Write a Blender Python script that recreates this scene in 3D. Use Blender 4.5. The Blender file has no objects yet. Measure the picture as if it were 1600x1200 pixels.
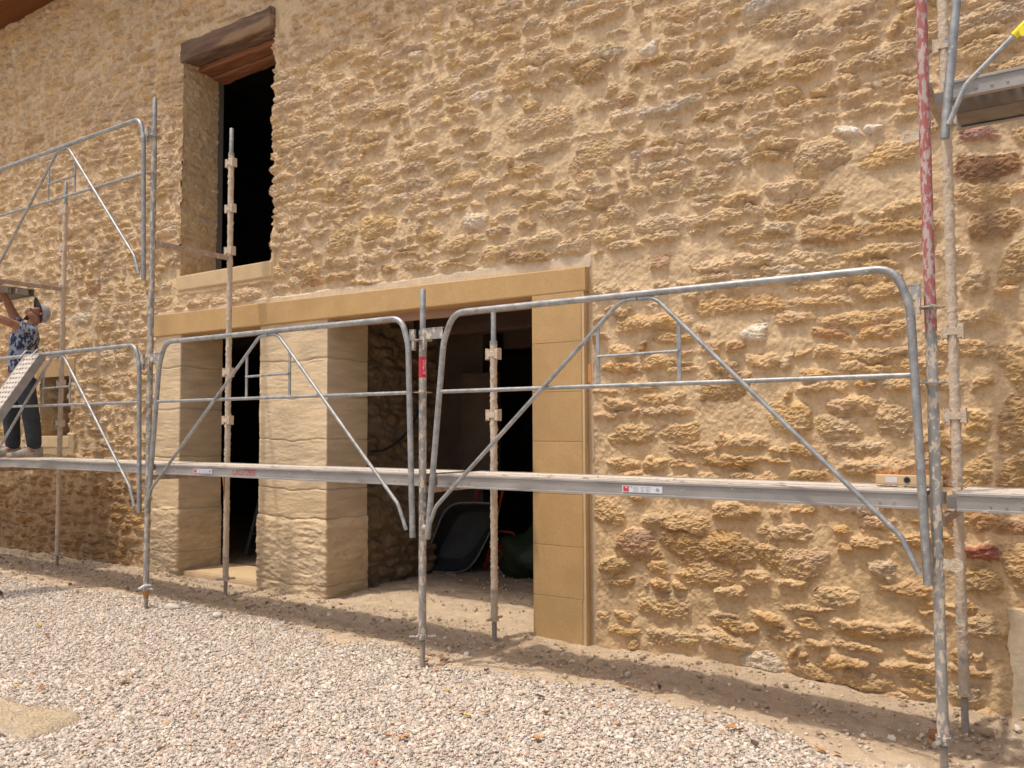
import bpy, bmesh, math, random
import numpy as np
from mathutils import Vector, Matrix, Euler
R = math.radians
random.seed(7)
C = bpy.context.scene.collection

# ------------------------------------------------------------------ camera, light, exposure
F, YAW, PIT, ROLL, CD, CH = 1309.53, .5961, .0518, -.0041, 4.1746, 1.5775
cam = bpy.data.objects.new('camera', bpy.data.cameras.new('camera')); C.objects.link(cam)
fwd = Vector((-math.sin(YAW)*math.cos(PIT), math.cos(YAW)*math.cos(PIT), math.sin(PIT)))
r1 = Vector((math.cos(YAW), math.sin(YAW), 0)); u1 = r1.cross(fwd)
r2 = r1*math.cos(ROLL)+u1*math.sin(ROLL); u2 = u1*math.cos(ROLL)-r1*math.sin(ROLL)
cam.matrix_world = Matrix(((r2.x, u2.x, -fwd.x, 0), (r2.y, u2.y, -fwd.y, -CD), (r2.z, u2.z, -fwd.z, CH), (0, 0, 0, 1)))
cam.data.sensor_width = 36; cam.data.lens = 36*F/1600; cam.data.clip_end = 2000; cam.data.clip_start = .05
bpy.context.scene.camera = cam
SUN = Vector((.15, .29, -1)).normalized()          # direction the light travels
w = bpy.data.worlds.new('World'); bpy.context.scene.world = w; w.use_nodes = True
nt = w.node_tree; nt.nodes.clear()
sky = nt.nodes.new('ShaderNodeTexSky'); sky.sky_type = 'NISHITA'; sky.sun_disc = False
sky.sun_elevation = math.asin(-SUN.z); sky.sun_rotation = math.atan2(-SUN.x, -SUN.y)
sky.air_density = 1.2; sky.dust_density = 6.0; sky.ozone_density = 1.0
bg = nt.nodes.new('ShaderNodeBackground'); bg.inputs[1].default_value = .15
wo = nt.nodes.new('ShaderNodeOutputWorld'); nt.links.new(sky.outputs[0], bg.inputs[0]); nt.links.new(bg.outputs[0], wo.inputs[0])
sun = bpy.data.objects.new('sun', bpy.data.lights.new('sun', 'SUN')); C.objects.link(sun)
sun.data.energy = 2.35; sun.data.angle = R(1.5); sun.data.color = (1, .93, .81)
sun.rotation_euler = SUN.to_track_quat('-Z', 'Y').to_euler()
vs = bpy.context.scene.view_settings
vs.view_transform = 'Standard'; vs.look = 'None'; vs.exposure = .14; vs.gamma = 1; vs.use_curve_mapping = False

# ------------------------------------------------------------------ noise
def vnoise(x, y, seed=0):
    rs = np.random.RandomState(seed); T = rs.rand(256, 256)
    xi = np.floor(x).astype(np.int64); yi = np.floor(y).astype(np.int64)
    fx = x-xi; fy = y-yi; fx = fx*fx*(3-2*fx); fy = fy*fy*(3-2*fy)
    a = T[xi & 255, yi & 255]; b = T[(xi+1) & 255, yi & 255]; c = T[xi & 255, (yi+1) & 255]; d = T[(xi+1) & 255, (yi+1) & 255]
    return (a*(1-fx)+b*fx)*(1-fy)+(c*(1-fx)+d*fx)*fy-.5
def fbm(x, y, s, seed=0, o=3, g=.5):
    r = 0; a = 1.; f = 1/s
    for k in range(o):
        r = r+a*vnoise(x*f+17.3*k, y*f+5.1*k, seed+k); a *= g; f *= 2.03
    return r
def sstep(a, b, x):
    t = np.clip((x-a)/(b-a), 0, 1); return t*t*(3-2*t)

# ------------------------------------------------------------------ mesh helpers
def link(name, me, mat=None, parent=None, smooth=False):
    o = bpy.data.objects.new(name, me); C.objects.link(o)
    if mat:
        for m in (mat if isinstance(mat, list) else [mat]): me.materials.append(m)
    if parent is not None: o.parent = parent
    if smooth: me.polygons.foreach_set('use_smooth', [True]*len(me.polygons))
    return o
def np_mesh(name, co, faces, col=None, smooth=True, attrs=None):
    me = bpy.data.meshes.new(name); n = len(co); k = faces.shape[1]; m = len(faces)
    me.vertices.add(n); me.vertices.foreach_set('co', np.ascontiguousarray(co, np.float32).ravel())
    me.loops.add(m*k); me.loops.foreach_set('vertex_index', np.ascontiguousarray(faces, np.int32).ravel())
    me.polygons.add(m); me.polygons.foreach_set('loop_start', np.arange(0, m*k, k, dtype=np.int32))
    try: me.polygons.foreach_set('loop_total', np.full(m, k, dtype=np.int32))
    except Exception: pass
    me.polygons.foreach_set('use_smooth', np.full(m, smooth, dtype=bool))
    if col is not None:
        a = me.color_attributes.new('col', 'FLOAT_COLOR', 'POINT'); a.data.foreach_set('color', np.ascontiguousarray(col, np.float32).ravel())
    me.update(calc_edges=True); me.validate()
    return me
def grid_mesh(name, P, mask=None, col=None, flip=False, wrap=False):
    h, w_ = P.shape[:2]; idx = np.arange(h*w_).reshape(h, w_)
    a, b, c, d = idx[:-1, :-1], idx[:-1, 1:], idx[1:, 1:], idx[1:, :-1]
    f = np.stack([a, b, c, d], -1)
    if flip: f = f[..., ::-1]
    f = f[mask] if mask is not None else f.reshape(-1, 4)
    used = np.zeros(h*w_, bool); used[f.ravel()] = True; remap = np.cumsum(used)-1
    return np_mesh(name, P.reshape(-1, 3)[used], remap[f], None if col is None else col.reshape(-1, 4)[used])
class MB:
    def __init__(s): s.v = []; s.f = []
    def add(s, v, f):
        o = len(s.v); s.v += [tuple(x) for x in v]; s.f += [tuple(i+o for i in q) for q in f]; return s
    def box(s, x0, x1, y0, y1, z0, z1, M=None):
        v = [Vector((x, y, z)) for x in (x0, x1) for y in (y0, y1) for z in (z0, z1)]
        if M is not None: v = [M @ q for q in v]
        return s.add(v, [(0, 1, 3, 2), (4, 6, 7, 5), (0, 4, 5, 1), (2, 3, 7, 6), (0, 2, 6, 4), (1, 5, 7, 3)])
    def tube(s, pts, r, n=10, cap=True, rough=0, seed=0):
        pts = [Vector(p) for p in pts]; m = len(pts); rs = r if isinstance(r, (list, tuple)) else [r]*m
        t = [(pts[min(i+1, m-1)]-pts[max(i-1, 0)]).normalized() for i in range(m)]
        a = t[0].orthogonal().normalized(); v = []; rnd = random.Random(seed)
        for i in range(m):
            a = (a-t[i]*a.dot(t[i])).normalized(); b = t[i].cross(a)
            for k in range(n):
                rr = rs[i]+(rough*max(0, rnd.gauss(.0, 1)) if rough else 0)
                v.append(pts[i]+(a*math.cos(2*math.pi*k/n)+b*math.sin(2*math.pi*k/n))*rr)
        f = [(i*n+k, i*n+(k+1) % n, (i+1)*n+(k+1) % n, (i+1)*n+k) for i in range(m-1) for k in range(n)]
        if cap: f += [tuple(range(n))[::-1], tuple((m-1)*n+k for k in range(n))]
        return s.add(v, f)
    def prism(s, prof, x0, x1, M=None):       # profile of (y,z) extruded along x
        n = len(prof); v = [Vector((x, y, z)) for x in (x0, x1) for y, z in prof]
        if M is not None: v = [M @ q for q in v]
        return s.add(v, [tuple(range(n)), tuple(range(2*n-1, n-1, -1))]+[(i, i+n, (i+1) % n+n, (i+1) % n) for i in range(n)])
    def build(s, name, mat, parent=None, smooth=False, bevel=0):
        me = bpy.data.meshes.new(name); me.from_pydata(s.v, [], s.f); me.validate()
        bm = bmesh.new(); bm.from_mesh(me); bmesh.ops.recalc_face_normals(bm, faces=bm.faces)
        if bevel: bmesh.ops.bevel(bm, geom=[e for e in bm.edges if e.calc_face_angle(0) > .6], offset=bevel, segments=2, affect='EDGES', profile=.6)
        bm.to_mesh(me); bm.free()
        o = link(name, me, mat, parent)
        if smooth:
            me.polygons.foreach_set('use_smooth', [True]*len(me.polygons))
            try: me.set_sharp_from_angle(angle=R(40))
            except Exception: pass
        return o
def fillet(pts, rad, n=6):
    pts = [Vector(p) for p in pts]; out = [pts[0]]
    for i in range(1, len(pts)-1):
        a, b, c = pts[i-1], pts[i], pts[i+1]; r_ = rad[i-1] if isinstance(rad, (list, tuple)) else rad
        u = (a-b).normalized(); v = (c-b).normalized(); ang = u.angle(v); d = min(r_/math.tan(ang/2), .45*(a-b).length, .45*(c-b).length)
        p0, p1 = b+u*d, b+v*d
        for k in range(n+1):
            t = k/n; out.append(p0*(1-t)**2+b*2*t*(1-t)+p1*t*t)
    return out+[pts[-1]]
def empty(name, loc=(0, 0, 0), rz=0):
    o = bpy.data.objects.new(name, None); C.objects.link(o); o.location = loc; o.rotation_euler = (0, 0, rz); o.empty_display_size = .1; return o
def tag(o, label=None, cat=None, group=None, kind=None):
    if label: o['label'] = label
    if cat: o['category'] = cat
    if group: o['group'] = group
    if kind: o['kind'] = kind
    return o
def copy_tree(o, parent=None):
    c = o.copy(); C.objects.link(c); c.parent = parent
    for ch in [q for q in bpy.data.objects if q.parent == o]: copy_tree(ch, c)
    return c
def kids(o): return [q for q in bpy.data.objects if q.parent == o]

# ------------------------------------------------------------------ materials
def mat(name, c1, c2=None, scale=5, rough=.9, metal=0, bump=0, bscale=80, spl=None, splscale=30, splt=.6, attr=False, stretch=(1, 1, 1), bump2=0, b2scale=300, holes=None, spec=.3, det=6):
    m = bpy.data.materials.new(name); m.use_nodes = True; N = m.node_tree.nodes; K = m.node_tree.links
    b = N['Principled BSDF']; b.inputs['Roughness'].default_value = rough; b.inputs['Metallic'].default_value = metal
    b.inputs['Specular IOR Level'].default_value = spec
    tc = N.new('ShaderNodeTexCoord'); mp = N.new('ShaderNodeMapping'); mp.inputs['Scale'].default_value = stretch; K.new(tc.outputs['Object'], mp.inputs[0])
    def noise(s, d=det, r_=.55):
        n = N.new('ShaderNodeTexNoise'); n.inputs['Scale'].default_value = s; n.inputs['Detail'].default_value = d; n.inputs['Roughness'].default_value = r_; K.new(mp.outputs[0], n.inputs['Vector']); return n
    def ramp(src, a, b_):
        r_ = N.new('ShaderNodeMapRange'); r_.inputs['From Min'].default_value = a; r_.inputs['From Max'].default_value = b_; K.new(src, r_.inputs['Value']); return r_.outputs[0]
    def mix(f, A, B, mode='MIX'):
        x = N.new('ShaderNodeMix'); x.data_type = 'RGBA'; x.blend_type = mode
        if hasattr(f, 'links'): K.new(f, x.inputs['Factor'])
        else: x.inputs['Factor'].default_value = f
        for i, q in ((6, A), (7, B)):
            if hasattr(q, 'links'): K.new(q, x.inputs[i])
            else: x.inputs[i].default_value = (*q, 1)
        return x.outputs[2]
    if name == 'new_ochre_stone': spl = None
    if attr:
        at = N.new('ShaderNodeAttribute'); at.attribute_name = 'col'; col = at.outputs['Color']
        n = noise(scale); col = mix(1, col, mix(ramp(n.outputs['Fac'], .3, .7), c1, c2), 'MULTIPLY')
    else:
        col = mix(ramp(noise(scale).outputs['Fac'], .32, .68), c1, c2 or c1)
    if spl:
        f = ramp(noise(splscale, 4, .6).outputs['Fac'], splt, splt+.05); col = mix(f, col, spl)
        if metal:
            im = N.new('ShaderNodeMath'); im.operation = 'MULTIPLY_ADD'; K.new(f, im.inputs[0]); im.inputs[1].default_value = -metal; im.inputs[2].default_value = metal; K.new(im.outputs[0], b.inputs['Metallic'])
    if name == 'new_ochre_stone':
        oi = N.new('ShaderNodeObjectInfo'); q = N.new('ShaderNodeMapRange'); q.inputs['To Min'].default_value = .90; q.inputs['To Max'].default_value = 1.08; K.new(oi.outputs['Random'], q.inputs['Value'])
        col = mix(1, col, q.outputs[0], 'MULTIPLY'); st_ = ramp(noise(1.7, 5).outputs['Fac'], .5, .72); col = mix(st_, col, (.47, .30, .145)); sp_ = ramp(noise(160, 2).outputs['Fac'], .60, .66); col = mix(sp_, col, (.40, .27, .12))
    K.new(col, b.inputs['Base Color'])
    if bump:
        bp = N.new('ShaderNodeBump'); bp.inputs['Strength'].default_value = 1; bp.inputs['Distance'].default_value = bump; K.new(noise(bscale, 5, .65).outputs['Fac'], bp.inputs['Height'])
        if attr: K.new(at.outputs['Alpha'], bp.inputs['Strength'])
        last = bp
        if bump2:
            b2 = N.new('ShaderNodeBump'); b2.inputs['Strength'].default_value = 1; b2.inputs['Distance'].default_value = bump2; K.new(noise(b2scale, 3, .6).outputs['Fac'], b2.inputs['Height']); K.new(bp.outputs[0], b2.inputs['Normal']); last = b2
        K.new(last.outputs[0], b.inputs['Normal'])
    if holes:                                        # real see-through perforations: spacing, radius (object space x,y)
        sp, rad = holes
        sx = N.new('ShaderNodeSeparateXYZ'); K.new(tc.outputs['Object'], sx.inputs[0]); d = []
        for ax in (0, 1):
            q = N.new('ShaderNodeMath'); q.operation = 'PINGPONG'; K.new(sx.outputs[ax], q.inputs[0]); q.inputs[1].default_value = sp/2
            z = N.new('ShaderNodeMath'); z.operation = 'POWER'; K.new(q.outputs[0], z.inputs[0]); z.inputs[1].default_value = 2; d.append(z)
        ad = N.new('ShaderNodeMath'); ad.operation = 'ADD'; K.new(d[0].outputs[0], ad.inputs[0]); K.new(d[1].outputs[0], ad.inputs[1])
        lt = N.new('ShaderNodeMath'); lt.operation = 'GREATER_THAN'; K.new(ad.outputs[0], lt.inputs[0]); lt.inputs[1].default_value = rad*rad
        K.new(lt.outputs[0], b.inputs['Alpha'])
    return m
M = {}
M['wall'] = mat('stone_and_mortar', (.86, .86, .86), (1.1, 1.08, 1.05), 26, .95, attr=True, bump=.009, bscale=62, bump2=.002, b2scale=230, spec=.1)
M['ashlar'] = mat('soft_limestone', (.88, .87, .85), (1.08, 1.07, 1.04), 7, .95, attr=True, bump=.006, bscale=22, bump2=.002, b2scale=170, stretch=(.5, .5, 3.2), spec=.1)
M['newstone'] = mat('new_ochre_stone', (.53, .34, .155), (.585, .38, .18), 6, .93, bump=.004, bscale=150, bump2=.002, b2scale=420, spec=.12, det=9)
M['sill'] = mat('sill_render', (.56, .405, .24), (.63, .46, .28), 9, .95, bump=.003, bscale=60, spec=.1)
M['beam'] = mat('old_wood_beam', (.11, .065, .042), (.21, .13, .085), 14, .85, bump=.008, bscale=30, stretch=(.12, 1, 1), spl=(.30, .19, .11), splscale=4, splt=.58)
M['beampink'] = mat('planed_pinkish_board', (.34, .20, .14), (.42, .27, .19), 10, .8, stretch=(.15, 1, 1))
M['beamdark'] = mat('dark_brown_beam', (.07, .04, .03), (.10, .06, .045), 10, .85, stretch=(.15, 1, 1))  # plain dark brown wood of the ceiling beams
M['beamred'] = mat('red_brown_timber', (.20, .075, .035), (.30, .13, .065), 10, .8, bump=.005, bscale=30, stretch=(.15, 1, 1))
M['eave'] = mat('stained_soffit_boards', (.15, .048, .010), (.20, .065, .014), 6, .8, stretch=(.2, 1, 1), bump=.001, bscale=60)
M['tile'] = mat('clay_roof_tile', (.35, .16, .09), (.45, .24, .14), 5, .9, bump=.01, bscale=12)
M['inner'] = mat('rough_inner_masonry', (.75, .75, .75), (1.1, 1.1, 1.1), 12, .95, attr=True, bump=.01, bscale=35, spec=.1)
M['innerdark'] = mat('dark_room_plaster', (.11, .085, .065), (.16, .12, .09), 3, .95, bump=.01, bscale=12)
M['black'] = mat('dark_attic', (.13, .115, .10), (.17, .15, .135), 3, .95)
G = dict(metal=.55, rough=.5, bump=.0005, bscale=150)
M['galv'] = mat('galvanised_steel', (.26, .265, .265), (.44, .44, .435), 22, spl=(.62, .53, .42), splscale=60, splt=.63, **G)
M['galvw'] = mat('galvanised_steel_worn', (.25, .25, .245), (.45, .43, .41), 12, spl=(.60, .50, .39), splscale=38, splt=.51, stretch=(1, 1, .55), **G)
M['crust'] = mat('mortar_crusted_steel', (.56, .44, .33), (.66, .55, .43), 25, .95, bump=.009, bscale=85, spl=(.40, .38, .36), splscale=11, splt=.6)
M['redpole'] = mat('red_painted_steel', (.42, .34, .32), (.54, .42, .38), 22, .8, metal=.1, spl=(.38, .13, .12), splscale=55, splt=.455, stretch=(1, 1, .4))
M['plankface'] = mat('perforated_plank_face', (.50, .44, .38), (.62, .55, .48), 9, .7, metal=.3, spl=(.68, .6, .5), splscale=20, splt=.55, holes=(.055, .013))
M['decksolid'] = mat('dusty_deck_top', (.50, .44, .38), (.64, .57, .49), 12, .85, spl=(.7, .62, .52), splscale=40, splt=.55, bump=.002, bscale=60)
M['deck'] = mat('dusty_deck_steel', (.31, .29, .275), (.44, .41, .385), 9, .55, metal=.45, spl=(.58, .49, .41), splscale=40, splt=.66, stretch=(.35, 1, 1), bump=.0006, bscale=90)
M['decktop'] = mat('perforated_deck_steel', (.52, .47, .42), (.66, .60, .53), 9, .7, metal=.3, spl=(.70, .62, .52), splscale=20, splt=.55, holes=(.055, .015))
M['ply'] = mat('grey_deck_underside', (.16, .13, .11), (.24, .2, .16), 7, .9)
M['rusty'] = mat('dusty_transom', (.36, .26, .2), (.5, .4, .32), 16, .8, metal=.2, spl=(.6, .5, .4), splscale=40, splt=.6)
M['screw'] = mat('jack_screw_steel', (.32, .27, .22), (.46, .39, .32), 40, .8, metal=.2)
M['red'] = mat('red_sticker', (.55, .02, .05), (.62, .05, .08), 40, .5, spl=(.6, .5, .48), splscale=90, splt=.64)
M['redpaint'] = mat('red_stencil_paint', (.42, .03, .035), (.5, .1, .09), 50, .7, spl=(.5, .4, .34), splscale=60, splt=.56)
M['orange'] = mat('orange_red_tape', (.72, .07, .05), (.78, .12, .08), 60, .6)
M['white'] = mat('white_print', (.75, .75, .76), (.8, .8, .8), 40, .5)
M['label'] = mat('label_plate', (.62, .63, .66), (.70, .70, .72), 60, .4)
M['ink'] = mat('grey_ink', (.3, .3, .33), (.4, .4, .42), 60, .6)
M['yellow'] = mat('yellow_tape', (.75, .62, .02), (.8, .7, .05), 60, .4)
M['tool'] = mat('broom_wood', (.60, .42, .23), (.68, .50, .30), 8, .6, stretch=(.2, 1, 1))
M['bristle'] = mat('red_brown_bristles', (.40, .13, .04), (.55, .24, .09), 60, .8)
M['dark'] = mat('dark_hole', (.02, .02, .02), (.03, .03, .03), 10, .9)
M['tub'] = mat('grey_barrow_tub', (.026, .027, .029), (.038, .04, .042), 10, .5)
M['rim'] = mat('worn_tub_rim', (.16, .16, .16), (.24, .24, .24), 30, .6, metal=.2)
M['bred'] = mat('red_barrow_frame', (.35, .03, .012), (.42, .045, .02), 30, .5)
M['green'] = mat('green_plastic_sack', (.010, .018, .007), (.018, .028, .012), 12, .5, bump=.01, bscale=14)
M['rubber'] = mat('black_rubber', (.02, .02, .02), (.035, .035, .035), 20, .6)
M['skin'] = mat('tanned_skin', (.27, .125, .075), (.36, .18, .11), 20, .55)
M['skinb'] = mat('tattooed_forearm', (.42, .20, .12), (.30, .15, .1), 30, .6, spl=(.08, .06, .06), splscale=26, splt=.5)
M['shirt'] = mat('floral_shirt', (.36, .38, .46), (.26, .29, .37), 14, .9, spl=(.03, .04, .08), splscale=26, splt=.47, stretch=(1, 1, .6))
M['trousers'] = mat('charcoal_trousers', (.028, .032, .040), (.05, .055, .062), 12, .9, bump=.006, bscale=14)
M['cap'] = mat('grey_cap', (.30, .32, .37), (.36, .38, .43), 20, .9)
M['capd'] = mat('dark_cap_brim', (.05, .05, .055), (.08, .08, .085), 20, .9)
M['hair'] = mat('dark_beard', (.035, .02, .014), (.06, .035, .025), 60, .9)
M['shoe'] = mat('beige_trainer', (.40, .35, .29), (.26, .22, .18), 30, .8, spl=(.12, .1, .1), splscale=24, splt=.6)
M['sole'] = mat('shoe_sole', (.45, .3, .2), (.3, .2, .15), 20, .8)
M['shoeblue'] = mat('blue_brown_shoe', (.09, .08, .09), (.16, .1, .09), 14, .8)
M['gravelbit'] = mat('crushed_limestone', (.92, .92, .92), (1.06, 1.05, 1.04), 60, .9, attr=True, spec=.2)
M['rock'] = mat('flat_pale_rock', (.48, .42, .36), (.58, .52, .46), 12, .95, bump=.008, bscale=30)
for k, (a, b_) in dict(brown=((.26, .12, .06), (.36, .18, .09)), orange=((.45, .2, .07), (.5, .27, .1)), yellowleaf=((.55, .38, .08), (.6, .45, .12)), darkleaf=((.07, .04, .03), (.12, .07, .05))).items():
    M[k] = mat('leaf_'+k, a, b_, 60, .8)

# ground material: gravel bed / sand / soil, by place
def ground_mat():
    m = bpy.data.materials.new('ground_soil'); m.use_nodes = True; N = m.node_tree.nodes; K = m.node_tree.links; b = N['Principled BSDF']
    b.inputs['Roughness'].default_value = .97; b.inputs['Specular IOR Level'].default_value = .08
    at = N.new('ShaderNodeAttribute'); at.attribute_name = 'col'
    tc = N.new('ShaderNodeTexCoord')
    def nz(s, d, r_=.6):
        n = N.new('ShaderNodeTexNoise'); n.inputs['Scale'].default_value = s; n.inputs['Detail'].default_value = d; n.inputs['Roughness'].default_value = r_; K.new(tc.outputs['Object'], n.inputs['Vector']); return n
    n = nz(9, 8); r_ = N.new('ShaderNodeMapRange'); r_.inputs['From Min'].default_value = .25; r_.inputs['From Max'].default_value = .75; r_.inputs['To Min'].default_value = .8; r_.inputs['To Max'].default_value = 1.15; K.new(n.outputs['Fac'], r_.inputs['Value'])
    v = N.new('ShaderNodeTexVoronoi'); v.inputs['Scale'].default_value = 60; K.new(tc.outputs['Object'], v.inputs['Vector'])
    mx = N.new('ShaderNodeMix'); mx.data_type = 'RGBA'; mx.blend_type = 'MULTIPLY'; mx.inputs['Factor'].default_value = 1; K.new(at.outputs['Color'], mx.inputs[6]); K.new(r_.outputs[0], mx.inputs[7]); K.new(mx.outputs[2], b.inputs['Base Color'])
    bp = N.new('ShaderNodeBump'); bp.inputs['Distance'].default_value = .022; K.new(nz(34, 6, .7).outputs['Fac'], bp.inputs['Height'])
    b2 = N.new('ShaderNodeBump'); b2.inputs['Distance'].default_value = .01; K.new(at.outputs['Alpha'], b2.inputs['Strength']); K.new(v.outputs['Distance'], b2.inputs['Height']); b2.invert = True; K.new(bp.outputs[0], b2.inputs['Normal']); K.new(b2.outputs[0], b.inputs['Normal'])
    return m
M['ground'] = ground_mat()

# ------------------------------------------------------------------ ground
def gz(x, y):
    x = np.asarray(x, float); y = np.asarray(y, float)
    near = sstep(14, 6, np.hypot(x+4, y))
    z = .055*sstep(-.2, -2.6, x)*near
    z = z+.02*sstep(.5, 1.1, y)*near+fbm(x, y, .9, 3, 3)*.022*near
    z = z-.042*np.exp(-((x+2.85)/.55)**2-((y-1.0)/.4)**2)
    z = z-.018*np.exp(-((y-.66)/.22)**2)*near
    return z
def bound(x): return .14+.26*sstep(-4.2, -5.6, x)*sstep(-8.2, -6.3, x)+.12*sstep(-8, -10, x)
def axis(lo, hi, d, far, n=26):
    a = np.arange(lo, hi+d/2, d); g = np.geomspace(d*2, far, n)
    return np.concatenate([lo-g[::-1], a, hi+g])
gx = axis(-12.6, 1.4, .022, 400); gy = axis(-2.6, 2.6, .022, 400)
GX, GY = np.meshgrid(gx, gy)
fine = np.exp(-np.clip(np.hypot(np.clip(np.abs(GX+5.6)-7, 0, None), np.clip(np.abs(GY)-2.6, 0, None)), 0, 5))
GZ = gz(GX, GY)
nb = fbm(GX, GY, .5, 31, 4)
sand = sstep(-.06, .06, GY-bound(GX)+nb*.32)
GZ = GZ + fine*(fbm(GX, GY, .11, 40, 4, .6)*.022*sand+np.clip(fbm(GX, GY, .05, 44, 2), .08, 1)*.03*sand*np.exp(-((GY-.62)/.45)**2))
patch = sstep(1, .75, np.hypot((GX+4.68)/.36, (GY+1.93)/.19)+fbm(GX, GY, .2, 51)*1.0)
GZ = GZ + patch*(.028+.012*fbm(GX, GY, .08, 52))
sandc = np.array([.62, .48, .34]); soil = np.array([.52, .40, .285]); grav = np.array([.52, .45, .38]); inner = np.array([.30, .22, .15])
t = np.clip(np.exp(-((GY-.66+.1*fbm(GX, GY, .6, 61))/.30)**2)*1.0+.35*fbm(GX, GY, .15, 62), 0, 1)[..., None]
sc = sandc*(1-t)+soil*t
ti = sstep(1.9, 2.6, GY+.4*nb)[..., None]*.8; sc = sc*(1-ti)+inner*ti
col = grav*(1-sand[..., None])+sc*sand[..., None]
pt = patch[..., None]; col = col*(1-pt)+np.array([.58, .455, .31])*pt
gcol = np.concatenate([col, (1-sand)[..., None]*.9+.1], -1)
g = link('ground', grid_mesh('ground', np.stack([GX, GY, GZ], -1), col=gcol), M['ground']); tag(g, kind='structure')

# ------------------------------------------------------------------ rubble relief
PAL = dict(red3=(.47, .315, .205), cr=(.59, .43, .265), cr2=(.62, .465, .30), och=(.565, .395, .22), dko=(.48, .325, .175), brn=(.44, .29, .16), dk=(.32, .19, .11), rust=(.46, .29, .165), red=(.46, .275, .20), red2=(.36, .15, .11),
           pink=(.55, .40, .28), wh=(.74, .66, .54), wh2=(.66, .55, .42), yel=(.58, .41, .225), gr=(.55, .445, .32))
def course_stones(u0, u1, v0, v1, rs, dens=None, manual=()):
    out = []; v = v0
    while v < v1:
        h = rs.uniform(.065, .14); u = u0-rs.rand()*.2
        while u < u1:
            frac = .5
            w_ = h*rs.uniform(1.5, 4.4)
            if rs.rand() < .12: w_ = h*rs.uniform(.5, .9)
            cx = u+w_/2; cy = v+h/2+.09*math.sin(cx*.9+v)*1.0+.03*math.sin(cx*2.7+v*3)
            k = dens(cx, cy) if dens else .85
            def put(cx, cy, a, b_):
                out.append([cx+rs.uniform(-.01, .01), cy+rs.uniform(-.014, .014), a*k*rs.uniform(.98, 1.12), b_*k*rs.uniform(.80, 1.02), rs.uniform(-.10, .10), rs.uniform(2.2, 4.6), None])
            q = rs.rand()
            if q < .13 and h > .1: put(cx, cy-h*.25, w_/2, h*.22); put(cx+rs.uniform(-.03, .03), cy+h*.25, w_/2.2, h*.2)
            elif q < .22 and w_ > .16: put(cx-w_*.24, cy, w_*.22, h/2); put(cx+w_*.26, cy+rs.uniform(-.02, .02), w_*.18, h*.36)
            elif q < .27: put(cx, cy, w_*.25, h*.25)
            else: put(cx, cy, w_/2, h/2)
            u += w_+rs.uniform(-.01, .012)
        v += h
    for (x, y, a, b_, c) in manual:
        out = [s for s in out if not (abs(s[0]-x) < a+s[2]*.8 and abs(s[1]-y) < b_+s[3]*.7)]
    for (x, y, a, b_, c) in manual: out.append([x, y, a*1.06, b_*1.08, rs.uniform(-.06, .06), rs.uniform(2.6, 4.5), c])
    return out
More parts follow.
